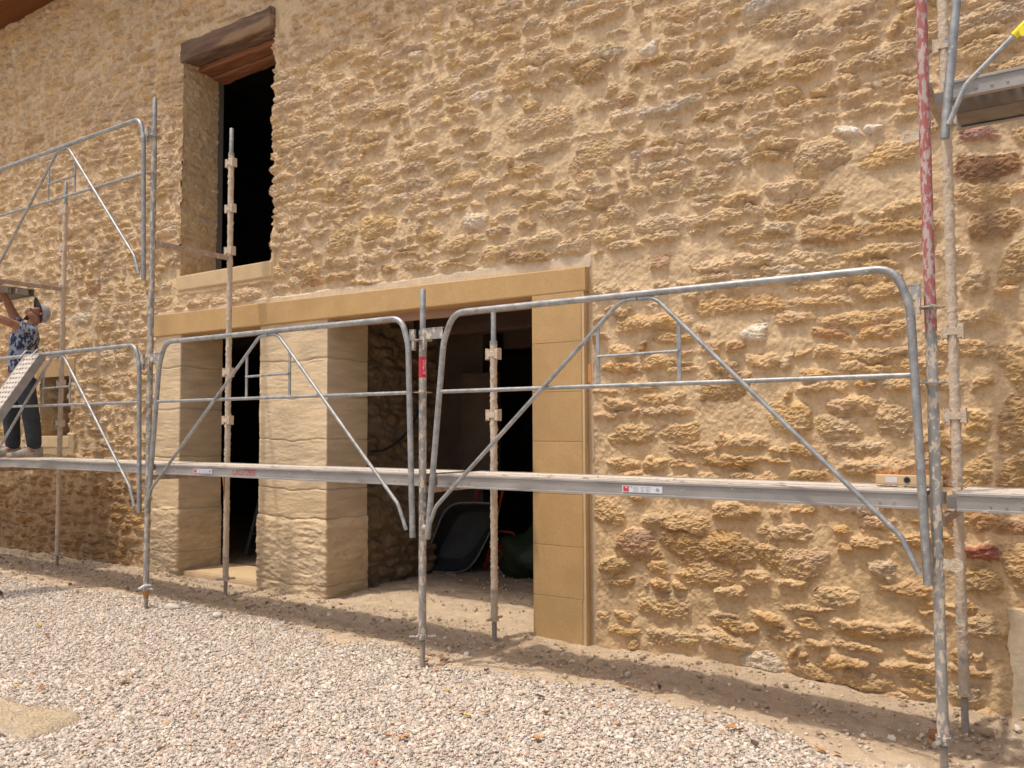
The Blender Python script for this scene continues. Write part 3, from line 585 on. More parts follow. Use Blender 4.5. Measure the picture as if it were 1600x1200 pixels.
# red tape and knotted rag at foot of the left frame
m = MB(); m.tube([(0, 0, .165), (0, 0, .215)], .0225, 14); m.build('tape', M['orange'], f2, smooth=True)
m = MB(); m.tube([(-.055, -.03, .232), (-.02, -.03, .246), (.02, -.03, .262), (.03, .02, .265), (-.03, .02, .25)], [.008, .012, .012, .01, .006], 8); m.build('knotted_rag', M['white'], f2, smooth=True)
# red and white tape hanging on inner post under the deck
m = MB(); m.add([(-.03, .765, 1.14), (0, .765, 1.14), (.004, .762, 1.02), (-.008, .768, 1.02), (.006, .766, .95), (-.002, .766, .95)], [(0, 1, 2, 3), (3, 2, 4, 5)]); hm = m.build('hanging_tape', M['orange'], f2)
hm.modifiers.new('t', 'SOLIDIFY').thickness = .001
# eye brackets on the right posts
def eye(t, z, s):
    m = MB(); n = 14; c = (s*.075, -.012); v = []
    for yy in (-.015, -.009):
        for r_ in (.014, .030):
            v += [(s*.072+math.cos(2*math.pi*k/n)*r_, yy, z+math.sin(2*math.pi*k/n)*r_) for k in range(n)]
    f = []
    for k in range(n):
        k2 = (k+1) % n
        f += [(k, k2, n+k2, n+k), (2*n+k, 3*n+k, 3*n+k2, 2*n+k2), (k, 2*n+k, 2*n+k2, k2), (n+k, n+k2, 3*n+k2, 3*n+k)]
    m.add(v, f); x0, x1 = sorted((s*.022, s*.046)); m.box(x0, x1, -.0148, -.0092, z-.024, z+.024); m.build('eye_bracket', M['crust'], t)
eye(f0, .99, 1); eye(f4, 2.93, -1)
m = MB(); m.tube([(.026, -.02, .925), (.052, -.02, .925)], .022, 14); m.tube([(.052, -.02, .925), (.06, -.02, .925)], .026, 14); m.build('wedge_bolt', M['rusty'], f1, smooth=True)

# ------------------------------------------------------------------ guardrails
def guard_parts(t, L_=2.985, handle=True):
    y = -.052; xl0, xl1, xr1, xr0 = .085, .235, L_-.075, L_-.035
    zt, zb, zm = 2.298, .875, 1.805
    m = MB(); m.tube(fillet([(xl0, y, zb), (xl1-.02, y, zt-.18), (xl1+.06, y, zt), (xr1-.06, y, zt), (xr1, y, zt-.18), (xr0, y, zb)], [.3, .17, .17, .3], 7), .0192, 12); m.build('rail_frame', M['galv'], t, smooth=True)
    m = MB(); m.tube([(xl0+.105, y, zm), (xr1+.01, y, zm)], .0125, 10); m.build('mid_rail', M['galv'], t, smooth=True)
    c = (xl1+xr1)/2-.01; yb = y-.027
    for s, xb in ((-1, xl0+.02), (1, xr0-.03)):
        m = MB(); m.tube(fillet([(c+s*.004, y, zt-.026), (c+s*.10, y, zt-.028), (xb-s*.07, yb, zb+.21), (xb, yb, zb+.05)], [.12, .1], 6), .0125, 10); m.build('brace', M['galv'], t, smooth=True)
    if handle:
        zc = 1.975
        for hx, ztop in ((c-.245, zt-.155), (c+.235, zt-.165)):
            m = MB(); m.box(hx-.011, hx+.011, y-.006, y+.002, zm+.012, ztop); m.build('handle_upright', M['galv'], t)
        m = MB(); m.tube([(c-.245, y-.010, zc-.006), (c+.235, y-.010, zc)], .0085, 8); m.build('handle_bar', M['galv'], t, smooth=True)
    for x0, x1 in ((.03, xl1-.035), (xr1+.0, L_-.03)):       # bracket plates hooking on the post discs
        m = MB(); xa, xb = min(x0, x1), max(x0, x1)
        m.box(xa, xb, y+.006, y+.026, 2.145, 2.150); m.box(xa, xb, y+.006, y+.026, 2.212, 2.217); m.box(xa, xb, y+.008, y+.012, 2.150, 2.212)
        h_ = xa+.004 if x0 < 1 else xb-.024
        m.box(h_, h_+.02, y+.006, y+.03, 2.08, 2.215); m.build('hook_plate', M['galvw'], t, bevel=.0015)
def guard(x, z, label, L_=2.985):
    t = empty('guardrail', (x, 0, z)); tag(t, label[:400], 'guardrail', 'bent tube guardrails of the scaffold'); guard_parts(t, L_); return t
g3 = guard(-3.533, 0, 'grey tubular guardrail in front of the ochre jamb and rubble wall at right', 2.985)
g2 = guard(-6.567, 0, 'grey tubular guardrail crossing the two doorways left of the centre post', 3.03)
g1 = guard(-9.53, 0, 'grey tubular guardrail beside the man with the perforated plank hooked over it', 2.96)
g4 = guard(-9.53, 1.98, 'upper grey tubular guardrail on the left below the dark eave', 2.96)
g5 = guard(-.548, 1.98, 'upper guardrail at the right edge with yellow tape on its brace', 2.985)
m = MB(); yb = -.052-.027
# yellow tape on brace: local position along left brace
def on_brace(t_): 
    c = (.235+2.985-.075)/2-.01; a = Vector((.105+.07, yb, .875+.21)); b_ = Vector((c-.10, -.052, 2.298-.028)); return a+(b_-a)*t_
m.tube([on_brace(.145), on_brace(.185)], .0165, 12); p = on_brace(.165); m.add([p+Vector((-.01, -.018, 0)), p+Vector((.035, -.018, .01)), p+Vector((.05, -.022, -.055)), p+Vector((.0, -.02, -.035))], [(0, 1, 2, 3)])
m.build('yellow_tape', M['yellow'], g5)
m = MB(); m.box(1.27-.012, 1.27+.012, -.064, -.060, 1.83, 1.93); og = m.build('orange_tag', M['orange'], g3)

# ------------------------------------------------------------------ decks
def deck(x0, x1, z, label, under=False, th=.082):
    t = empty('scaffold_deck', (x0, .035, z)); tag(t, label, 'scaffold deck', 'steel planks of the scaffold'); L_ = x1-x0
    W = .48
    prof = [(0, th), (-.004, th-.003), (-.004, th-.013), (.004, th-.016), (.004, .011), (-.005, .009), (-.005, 0), (.03, 0), (.03, .003), (.009, .005), (.009, th-.006), (.04, th-.006), (.04, th)]
    m = MB(); m.prism(prof, 0, L_); m.build('edge_beam', M['deck'], t)
    m = MB(); m.prism([(W-y, zz_) for y, zz_ in prof][::-1], 0, L_); m.build('edge_beam', M['deck'], t)
    for a, b_ in ((.041, W/2-.006), (W/2+.006, W-.041)):
        m = MB(); m.box(0, L_, a, b_, th-.005, th-.002); m.build('deck_panel', M['decktop' if z > 2 else 'decksolid'], t)
    m = MB(); m.box(.01, L_-.01, W/2-.0055, W/2-.003, .01, th-.003); m.box(.01, L_-.01, W/2+.003, W/2+.0055, .01, th-.003)
    m.build('deck_rib', M['ply'], t)
    if z > 2:
        m = MB(); m.box(.02, L_-.02, W/2+.02, W-.012, .012, .02); m.build('lower_board', M['ply'], t)
    for xx in (-.045, L_+.005):
        for yy in (.06, W/2+.03): m = MB(); m.box(xx, xx+.04, yy, yy+.12, .004, .060); m.build('hook', M['deck'], t, bevel=.002)
    for xx in (.13, .19, .25, L_-.25, L_-.19, L_-.13): m = MB(); m.tube([(xx, -.000, .03), (xx, .005, .03)], .006, 8); m.build('rivet', M['deck'], t)
    # mortar droppings along the top edge
    m = MB(); rr = random.Random(int(x0*10))
    for k in range(26):
        xx = rr.uniform(.05, L_-.05); yy = rr.uniform(0.0, .25); r_ = rr.uniform(.006, .018)
        v = []; n = 7
        for q_ in range(n): a = 6.283*q_/n; v.append((xx+math.cos(a)*r_*rr.uniform(1, 2.2), yy+math.sin(a)*r_, th+.0005))
        v.append((xx, yy, th+rr.uniform(.004, .01))); m.add(v, [(q_, (q_+1) % n, n) for q_ in range(n)])
    m.build('mortar_dropping', M['crust'], t)
    return t
d1 = deck(-9.47, -6.60, 1.198, 'lower steel deck the man stands on, left bay')
d2 = deck(-6.52, -3.56, 1.198, 'lower steel deck with red stencilled letters in front of the doorways')
d3 = deck(-3.44, -.60, 1.198, 'lower steel deck under the broom head, in front of the right rubble wall')
d4 = deck(-.47, 2.45, 1.198, 'lower steel deck running out of the picture at the right edge')
d5 = deck(-.47, 2.45, 3.06, 'upper perforated steel deck at the top right corner')
d6 = deck(-12.5, -9.60, 3.055, 'upper steel deck above the man that he is reaching up to')
d7 = deck(-12.5, -9.60, 1.198, 'lower steel deck behind the leaning plank, ending at the frame beside the man')
# labels and lettering on the deck faces (local x, deck origin z=1.198)
def decal(t, x, L_=.24, tri=False):
    m = MB(); m.box(x, x+L_, .0002, .0034, .020, .058); p_ = m.build('label_plate', M['label'], t); p_['label'] = 'small white maker plate with a red square'
    m = MB(); m.box(x+.007, x+.040, -.0008, .0, .025, .053); m.build('red_square', M['red'], p_)
    m = MB(); m.add([(x+.017, -.0014, .050), (x+.034, -.0014, .050), (x+.026, -.0014, .042)], [(0, 1, 2)]); m.build('emblem', M['white'], p_)
    tl = link('lettering', text_mesh('LP', .014), M['ink'], p_); tl.rotation_euler = (R(90), 0, 0); tl.location = (x+.053, -.0004, .050)
    m = MB()
    for r_ in range(4):
        for c0, c1 in ((.066, .10), (.112, .135), (.142, .17)): m.box(x+c0, x+c1-random.random()*.008, -.0006, .0002, .026+r_*.0075, .028+r_*.0075)
    m.build('fine_print', M['ink'], p_)
    m = MB(); m.tube([(x+L_-.028, -.0006, .038), (x+L_-.028, .0002, .038)], .011, 12); m.build('round_mark', M['ink'], p_)
decal(d3, -2.12+3.44); decal(d2, -5.99+6.52)
for (t, txt, x, sz) in ((d2, 'LAUGIER', .98+.18, .062), (d1, 'LN', .12, .07)):
    o = link('lettering', text_mesh(txt, sz, .0004), M['redpaint'], t); o.rotation_euler = (R(90), 0, 0); o.location = (x, .0030, .038); o.scale = (1.15, 1, 1); o['label'] = 'worn red stencilled letters'

# leaning perforated plank hooked over the left guardrail
pk = empty('leaning_plank', (-8.545, -.085, 2.30)); tag(pk, 'perforated steel plank leaning on the left guardrail in front of the man', 'plank')
ang = math.atan2(.74, .47)
pb = MB(); L_ = 2.55
inner_ = empty('plank_body', (0, 0, 0)); bpy.data.objects.remove(inner_)
def tilt(o): o.rotation_euler = (R(180)-ang*0, 0, 0)
Mx = Matrix(((1, 0, 0), (0, -math.cos(ang), -math.sin(ang)), (0, -math.sin(ang), math.cos(ang)))).to_4x4()   # local x across, y down the slope, z outward normal
m = MB(); m.box(.012, .288, 0, L_, -.003, 0); o = m.build('deck_panel', M['plankface'], pk); o.matrix_local = Mx
m = MB()
for x0, x1 in ((0, .0115), (.2885, .30)): m.box(x0, x1, 0, L_, -.072, .004)
for x0, x1 in ((.0117, .035), (.265, .2883)): m.box(x0, x1, 0, L_, -.072, -.067)
o = m.build('edge_beam', M['deck'], pk); o.matrix_local = Mx
for x0 in (.03, .245):
    m = MB(); m.tube(fillet([(x0, -.085+.03, .0-.03), (x0, -.0, .045), (x0, .06, .045), (x0, .075, -.02)], .03, 4), .008, 8); o = m.build('hook', M['galv'], pk, smooth=True)

# ------------------------------------------------------------------ broom head on the deck
br = empty('broom_head', (-.69, .30, 1.2805)); tag(br, 'wooden broom head with rust-red bristles lying on the deck by the right post', 'broom head')
br.rotation_euler = (0, 0, R(-3))
m = MB(); m.box(-.165, .135, -.012, .012, .008, .058); o = m.build('wood_block', M['tool'], br, bevel=.006)
m = MB(); m.tube([(-.02, -.0135, .034), (-.02, -.0115, .034)], .0165, 18); hh = m.build('handle_socket', M['rim'], o, smooth=True)
m = MB(); m.tube([(-.02, -.0145, .034), (-.02, -.012, .034)], .0125, 18); m.build('socket_hole', M['dark'], hh)
m = MB(); m.box(-.118, -.066, -.0125, -.0118, .02, .047); m.build('paper_label', M['label'], o)
m = MB(); rr = random.Random(5)
for k in range(900):
    x = rr.uniform(-.165, .14); z = rr.uniform(.006, .062); d = Vector((rr.gauss(0, .25)+(x*1.6), 1, rr.gauss(.05, .22)+(z-.034)*6)).normalized(); a = Vector((x, .011, z)); L__ = rr.uniform(.05, .075); b_ = a+d*L__
    b_.z = max(b_.z, .002); s = Vector((.0012, 0, .0008)); m.add([a-s, a+s, b_+s, b_-s], [(0, 1, 2, 3)])
m.build('bristles', M['bristle'], br)

# ------------------------------------------------------------------ inside the big doorway
wb = empty('wheelbarrow', (-5.35, 2.75, .075)); tag(wb, 'grey wheelbarrow with a red frame tipped on its nose inside the big doorway', 'wheelbarrow')
wb.rotation_euler = (0, 0, R(24))
# tub: seen from its open side, standing tilted
n = 28; v = []; rimp = []
for lv, (sc, dp) in enumerate(((1.0, 0), (.95, -.012), (.72, .20), (.66, .215))):
    for k in range(n):
        a = 2*math.pi*k/n; ex = 4.5
        cx_ = math.copysign(abs(math.cos(a))**(2/ex), math.cos(a)); sz_ = math.copysign(abs(math.sin(a))**(2/ex), math.sin(a))
        wd = .30*(1-.18*sz_*-1*.5)
        v.append((cx_*wd*sc*.95+.16*sz_, dp, .37+sz_*.36*sc))
        if lv == 0: rimp.append(Vector(v[-1]))
m = MB(); m.add(v, [(l*n+k, l*n+(k+1) % n, (l+1)*n+(k+1) % n, (l+1)*n+k) for l in (1, 2) for k in range(n)]+[tuple(3*n+k for k in range(n))]+[(k, (k+1) % n, n+(k+1) % n, n+k) for k in range(n)])
tb = m.build('tub', M['tub'], wb, smooth=True)
m = MB(); m.tube(rimp+[rimp[0]], .008, 8, cap=False); m.build('tub_rim', M['rim'], tb, smooth=True)
m = MB()
m.tube(fillet([(.20, .25, .02), (.30, .26, .42), (.42, .30, .95)], .1), .016, 8)
m.tube(fillet([(-.12, .25, .05), (.0, .28, .45), (.15, .32, .95)], .1), .016, 8)
m.build('barrow_handle', M['bred'], wb, smooth=True)
m = MB(); m.tube(fillet([(.28, .24, .42), (.58, .20, .40), (.30, .24, .20)], .04), .013, 8); m.build('leg', M['bred'], wb, smooth=True)
m = MB(); m.tube(fillet([(.29, .24, .30), (.50, .22, .06), (.26, .24, .12)], .04), .013, 8); m.build('leg', M['bred'], wb, smooth=True)
m = MB(); m.tube([(.05, .36, .16), (.05, .44, .16)], .15, 20); m.build('wheel', M['rubber'], wb, smooth=True)
def blob(name, mt, loc, sx, sy, sz, seed, label, cat, noise=.25):
    bm = bmesh.new(); bmesh.ops.create_icosphere(bm, subdivisions=3, radius=1); rr = random.Random(seed); ph = [rr.uniform(0, 6) for _ in range(6)]
    for q_ in bm.verts:
        c = q_.co; k = 1+noise*(math.sin(c.x*3+ph[0])*math.sin(c.y*4+ph[1])+.5*math.sin(c.z*6+ph[2]+c.x*5)); q_.co = Vector((c.x*sx*k, c.y*sy*k, max(-.8, c.z)*sz*k))
    me = bpy.data.meshes.new(name); bm.to_mesh(me); bm.free(); o = link(name, me, M[mt], smooth=True); o.location = loc; tag(o, label, cat); return o
blob('plastic_sack', 'green', (-4.5, 2.95, .30), .38, .28, .28, 4, 'slumped green plastic sack in the shade right of the wheelbarrow', 'sack')
hp = [(-5.58, 2.39, 1.85), (-5.575, 2.33, 1.72), (-5.575, 2.25, 1.60), (-5.575, 2.14, 1.505), (-5.575, 1.98, 1.41), (-5.575, 1.82, 1.36), (-5.575, 1.65, 1.355)]
m = MB(); m.tube(fillet(hp, .2, 3), .011, 8); tag(m.build('hose', M['rubber'], None, smooth=True), 'black hose curving over the shaded inner wall of the big doorway', 'hose')
ld = empty('ladder', (-8.2, 2.3, .08)); tag(ld, 'grey ladder leaning in the dark behind the narrow doorway', 'ladder')
for xx in (0, .34):
    m = MB(); m.tube([(xx, .0, 0), (xx-.1, .9, 2.62)], .02, 8); m.build('side_rail', M['rim'], ld)
for k in range(8):
    z = .25+k*.29; m = MB(); m.tube([(-.1*z/2.62, .9*z/2.62, z), (.34-.1*z/2.62, .9*z/2.62, z)], .012, 6); m.build('rung', M['rim'], ld)

# ------------------------------------------------------------------ the man
def skin_mesh(nodes, edges, name, sub=2, root=0):
    names = list(nodes); me = bpy.data.meshes.new(name); me.from_pydata([nodes[k][0] for k in names], [(names.index(a), names.index(b_)) for a, b_ in edges], [])
    o = bpy.data.objects.new(name, me); C.objects.link(o); o.modifiers.new('s', 'SKIN').use_smooth_shade = True
    for i, k in enumerate(names):
        r_ = nodes[k][1]; me.skin_vertices[0].data[i].radius = r_ if isinstance(r_, tuple) else (r_, r_)
    me.skin_vertices[0].data[root].use_root = True
    s = o.modifiers.new('b', 'SUBSURF'); s.levels = sub; s.render_levels = sub
    out = bpy.data.meshes.new_from_object(o.evaluated_get(bpy.context.evaluated_depsgraph_get())); bpy.data.objects.remove(o); bpy.data.meshes.remove(me)
    out.polygons.foreach_set('use_smooth', [True]*len(out.polygons)); out.name = name; return out
man = empty('person', (-9.5, .36, 1.2805)); tag(man, 'man in floral shirt, dark trousers and grey cap reaching up on the deck', 'person')
off = Vector((-9.5, .36, 1.2805))
J = dict(pel=((-9.505, .35, 2.12), (.15, .115)), wst=((-9.51, .345, 2.27), (.145, .11)), che=((-9.50, .365, 2.50), (.165, .12)), upc=((-9.487, .395, 2.62), (.14, .10)), nck=((-9.475, .42, 2.70), .058), nk2=((-9.465, .435, 2.75), .056),
 hd1=((-9.465, .44, 2.80), (.072, .085)), hd2=((-9.452, .475, 2.845), (.082, .095)), hd3=((-9.435, .535, 2.86), (.07, .075)), nos=((-9.50, .365, 2.865), .016), chn=((-9.485, .385, 2.79), .035),
 hr=((-9.40, .335, 2.06), .095), kr=((-9.345, .385, 1.71), .065), ar=((-9.335, .43, 1.40), .045), fr=((-9.35, .35, 1.33), .045), tr=((-9.365, .24, 1.312), .035),
 hl=((-9.605, .36, 2.06), .095), kl=((-9.65, .32, 1.71), .065), al=((-9.635, .35, 1.40), .045), fl=((-9.655, .27, 1.33), .045), tl=((-9.675, .16, 1.312), .035),
 sr=((-9.31, .34, 2.63), .062), er=((-9.345, .12, 2.715), .046), wr=((-9.44, -.10, 2.80), .032), pr=((-9.46, -.17, 2.83), (.042, .02)),
 sl=((-9.665, .405, 2.68), .062), el=((-9.725, .31, 2.93), .046), wl=((-9.745, .21, 3.165-.02), .030), pl=((-9.75, .19, 3.235-.02), (.04, .02)))
E = [('pel', 'wst'), ('wst', 'che'), ('che', 'upc'), ('upc', 'nck'), ('nck', 'nk2'), ('nk2', 'hd1'), ('hd1', 'hd2'), ('hd2', 'hd3'), ('hd2', 'nos'), ('hd1', 'chn'), ('pel', 'hr'), ('hr', 'kr'), ('kr', 'ar'), ('ar', 'fr'), ('fr', 'tr'), ('pel', 'hl'), ('hl', 'kl'), ('kl', 'al'), ('al', 'fl'), ('fl', 'tl'),
     ('upc', 'sr'), ('sr', 'er'), ('er', 'wr'), ('wr', 'pr'), ('upc', 'sl'), ('sl', 'el'), ('el', 'wl'), ('wl', 'pl')]
for hand, palm, d0, across in (('r', Vector(J['pr'][0]), Vector((-.2, -.85, .4)).normalized(), Vector((.9, -.2, 0)).normalized()), ('l', Vector(J['pl'][0]), Vector((-.1, -.45, .85)).normalized(), Vector((.95, -.1, 0)).normalized())):
    nrm = d0.cross(across).normalized()
    for k, (o_, ln) in enumerate(((-.03, .062), (-.011, .074), (.010, .07), (.029, .055))):
        b0 = palm+across*o_+d0*.03; b1 = b0+d0*ln*.5; b2_ = b1+(d0*.8+nrm*.55).normalized()*ln*.5
        for q_, (p_, r_) in enumerate(((b0, .0105), (b1, .009), (b2_, .0075))): J[f'{hand}f{k}{q_}'] = (tuple(p_), r_)
        E += [('p'+hand, f'{hand}f{k}0'), (f'{hand}f{k}0', f'{hand}f{k}1'), (f'{hand}f{k}1', f'{hand}f{k}2')]
    s = 1 if hand == 'l' else -1
    t0 = palm+across*.04*s-d0*.01; t1 = t0+(across*s+d0*.8).normalized()*.035; t2 = t1+(d0+across*.2*s).normalized()*.028
    for q_, (p_, r_) in enumerate(((t0, .012), (t1, .0105), (t2, .009))): J[f'{hand}t{q_}'] = (tuple(p_), r_)
    E += [('p'+hand, f'{hand}t0'), (f'{hand}t0', f'{hand}t1'), (f'{hand}t1', f'{hand}t2')]
J = {k: (tuple(Vector(p_)-off), r_) for k, (p_, r_) in J.items()}
body = link('body', skin_mesh(J, E, 'body'), M['skin'], man)
def sub(keys, scale, extra=None):
    d = {}
    for k in keys:
        p_, r_ = J[k]; r_ = r_ if isinstance(r_, tuple) else (r_, r_); s = scale.get(k, 1.14) if isinstance(scale, dict) else scale; d[k] = (p_, (r_[0]*s, r_[1]*s))
    if extra: d.update({k: (tuple(Vector(p_)-off), r_) for k, (p_, r_) in extra.items()})
    return d
mid = lambda a, b_, t_: tuple(Vector(J[a][0])*(1-t_)+Vector(J[b_][0])*t_+off)
sh = sub(['pel', 'wst', 'che', 'upc', 'nck', 'sr', 'sl'], {'pel': 1.18, 'wst': 1.2, 'che': 1.15, 'upc': 1.14, 'nck': 1.15, 'sr': 1.28, 'sl': 1.28}, {'cr': (mid('sr', 'er', .62), .068), 'cl': (mid('sl', 'el', .55), .066)})
link('shirt', skin_mesh(sh, [('pel', 'wst'), ('wst', 'che'), ('che', 'upc'), ('upc', 'nck'), ('upc', 'sr'), ('sr', 'cr'), ('upc', 'sl'), ('sl', 'cl')], 'shirt'), M['shirt'], man)
tr_ = sub(['pel', 'hr', 'kr', 'hl', 'kl'], {'pel': 1.16, 'hr': 1.16, 'hl': 1.16, 'kr': 1.38, 'kl': 1.38}, {'ar': ((-9.337, .425, 1.35), .074), 'al': ((-9.638, .35, 1.35), .074), 'kr2': (mid('kr', 'ar', .5), .086), 'kl2': (mid('kl', 'al', .5), .086), 'pt': ((-9.507, .35, 2.16), (.165, .13))})
link('trousers', skin_mesh(tr_, [('pt', 'pel'), ('pel', 'hr'), ('hr', 'kr'), ('kr', 'kr2'), ('kr2', 'ar'), ('pel', 'hl'), ('hl', 'kl'), ('kl', 'kl2'), ('kl2', 'al')], 'trousers', root=0), M['trousers'], man)
m = MB()
def shoe(parent, heel, toe, mt='shoe', s=1., lift=0):
    h, t_ = Vector(heel), Vector(toe); d = (t_-h); L__ = d.length; d.normalize(); sd = Vector((0, 0, 1)).cross(d)
    prof = [(-.045, .036, .085), (.0, .044, .105), (.07, .043, .10), (.15, .046, .070), (.21, .047, .045), (.27, .040, .036), (.30, .022, .024)]
    v = []; n = 12
    for x, hw, ht in prof:
        for k in range(n):
            a = 2*math.pi*k/n; y = math.cos(a)*hw; z = max(0, math.sin(a)); z = (z**.8)*ht+.02 if math.sin(a) > 0 else .018
            v.append(h+d*(x*s)+sd*(y*s)+Vector((0, 0, z*s+lift)))
    q_ = MB(); q_.add(v, [(i*n+k, i*n+(k+1) % n, (i+1)*n+(k+1) % n, (i+1)*n+k) for i in range(len(prof)-1) for k in range(n)]+[tuple(range(n)), tuple((len(prof)-1)*n+k for k in range(n))])
    o = q_.build('shoe', M[mt], parent, smooth=True)
    q_ = MB(); v = []
    for z in (0, .022):
        for x, hw, ht in prof: v.append(h+d*(x*s)+sd*(hw*1.08*s)+Vector((0, 0, z*s+lift)))
        for x, hw, ht in prof[::-1]: v.append(h+d*(x*s)-sd*(hw*1.08*s)+Vector((0, 0, z*s+lift)))
    n = len(prof)*2; q_.add(v, [tuple(range(n)), tuple(range(2*n-1, n-1, -1))]+[(k, (k+1) % n, n+(k+1) % n, n+k) for k in range(n)])
    q_.build('sole', M['sole'], o); return o
shoe(man, Vector((-9.33, .455, 1.2815))-off, Vector((-9.37, .2, 1.2815))-off)
shoe(man, Vector((-9.63, .375, 1.2815))-off, Vector((-9.685, .12, 1.2815))-off)
# cap: crown over the back and top of the head, brim upward; the head is tipped back
hc = Vector((-9.443, .50, 2.852))-off; up = Vector((.10, .93, .10)).normalized(); fw = Vector((-.12, -.05, 1)).normalized(); sd = up.cross(fw).normalized(); fw = sd.cross(up)
v = []; nn = 16
for i in range(6):
    ph = i/5*R(88); 
    for k in range(nn):
        a = 2*math.pi*k/nn; v.append(hc+up*(math.sin(ph)*.115-.01)+(fw*math.cos(a)*1.12+sd*math.sin(a))*math.cos(ph)*.098)
m = MB(); m.add(v, [(i*nn+k, i*nn+(k+1) % nn, (i+1)*nn+(k+1) % nn, (i+1)*nn+k) for i in range(5) for k in range(nn)]+[tuple(5*nn+k for k in range(nn))]); cp = m.build('cap', M['cap'], man, smooth=True)
v = []
for k in range(9):
    a = R(-65)+R(130)*k/8; e_ = fw*math.cos(a)*1.12*.098+sd*math.sin(a)*.098
    for q_, (ex, dz) in enumerate(((0, -.008), (.075*math.cos(a*1.1), -.022))): v += [hc+e_+fw*ex+up*dz, hc+e_+fw*ex+up*(dz-.004)]
m = MB(); f = []
for k in range(8):
    a = k*4; b_ = a+4; f += [(a, a+2, b_+2, b_), (a+1, b_+1, b_+3, a+3), (a+2, a+3, b_+3, b_+2), (a, b_, b_+1, a+1)]
m.add(v, f); m.build('brim', M['capd'], cp)
bd = {'a': (Vector((-9.50, .375, 2.80))-off, .034), 'b': (Vector((-9.47, .405, 2.775))-off, .045), 'c': (Vector((-9.42, .455, 2.80))-off, .03), 'd': (Vector((-9.515, .41, 2.80))-off, .028)}
link('beard', skin_mesh({k: (tuple(p_), r_) for k, (p_, r_) in bd.items()}, [('a', 'b'), ('b', 'c'), ('b', 'd')], 'beard', root=1), M['hair'], man)
er_ = {'a': (tuple(Vector((-9.385, .475, 2.825))-off), .016), 'b': (tuple(Vector((-9.378, .49, 2.852))-off), .013)}
link('ear', skin_mesh(er_, [('a', 'b')], 'ear'), M['skin'], man)
m = MB()
for s in (-1, 1):
    c_ = Vector((-9.463, .40, 2.895))-off+sd*s*.03*0+Vector((s*.03, -.004, 0)); m.tube([c_-Vector((.013, 0, 0)), c_, c_+Vector((.013, 0, 0))], [.003, .008, .003], 8)
m.build('eye', M['hair'], man)

# shoe of someone else at left edge
sp = empty('shoe', (-8.20, -.40, .06)); tag(sp, 'dark work shoe on the gravel at the left edge of the picture', 'shoe')
shoe(sp, (-.28, -.10, 0), (0, 0, 0), 'shoeblue', 1.0)

# ------------------------------------------------------------------ gravel, crumbs, leaves, rocks
def pebbles(name, X, Y, S, seed, colf, flat=.62, zoff=.35, ground=gz):
    rs = np.random.RandomState(seed); n = len(X)
    bm = bmesh.new(); bmesh.ops.create_icosphere(bm, subdivisions=1, radius=1); bv = np.array([v_.co[:] for v_ in bm.verts]); bf = np.array([[v_.index for v_ in f_.verts] for f_ in bm.faces]); bm.free()
    nv = len(bv); K = 24; var = bv[None]*(1+rs.uniform(-.28, .28, (K, nv, 1))); var = var*rs.uniform(.65, 1.25, (K, 1, 3)); var[..., 2] *= flat/.9
    k = rs.randint(0, K, n); V_ = var[k]*S[:, None, None]
    a = rs.uniform(0, 2*np.pi, n); tx = rs.normal(0, .35, n); ty = rs.normal(0, .35, n)
    c, s = np.cos(tx), np.sin(tx); y_ = V_[..., 1]*c[:, None]-V_[..., 2]*s[:, None]; z_ = V_[..., 1]*s[:, None]+V_[..., 2]*c[:, None]; V_[..., 1] = y_; V_[..., 2] = z_
    c, s = np.cos(ty), np.sin(ty); x_ = V_[..., 0]*c[:, None]+V_[..., 2]*s[:, None]; z_ = -V_[..., 0]*s[:, None]+V_[..., 2]*c[:, None]; V_[..., 0] = x_; V_[..., 2] = z_
    c, s = np.cos(a), np.sin(a); x_ = V_[..., 0]*c[:, None]-V_[..., 1]*s[:, None]; y_ = V_[..., 0]*s[:, None]+V_[..., 1]*c[:, None]; V_[..., 0] = x_; V_[..., 1] = y_
    V_[..., 0] += X[:, None]; V_[..., 1] += Y[:, None]; V_[..., 2] += (ground(X, Y)+S*zoff+rs.uniform(-.003, .006, n))[:, None]
    F_ = (bf[None]+(np.arange(n)*nv)[:, None, None]).reshape(-1, 3)
    cl = colf(rs, n); cl = np.repeat(np.concatenate([cl, np.ones((n, 1))], 1)[:, None], nv, 1)
    return link(name, np_mesh(name, V_.reshape(-1, 3), F_, cl.reshape(-1, 4), smooth=False), M['gravelbit'])
def gcolf(rs, n):
    pal = np.array([(.55, .485, .42), (.63, .575, .51), (.44, .385, .33), (.50, .455, .41), (.57, .455, .37), (.46, .29, .21), (.54, .40, .25), (.32, .28, .24), (.72, .67, .61)])
    p_ = np.array([.30, .24, .14, .13, .11, .016, .022, .015, .03]); return pal[rs.choice(len(pal), n, p=p_/p_.sum())]*rs.uniform(.88, 1.10, (n, 1))*np.array([1.02, .995, .965])
rs = np.random.RandomState(5)
def sample(n, x0, x1, y0, y1, dist=None):
    X = rs.uniform(x0, x1, n); Y = rs.uniform(y0, y1, n); return X, Y
X, Y = sample(350000, -11.6, .9, -2.9, .9)
vis = (Y > -.9-(X+2.24)*-.66-.35-1.0*0) if False else np.ones(len(X), bool)
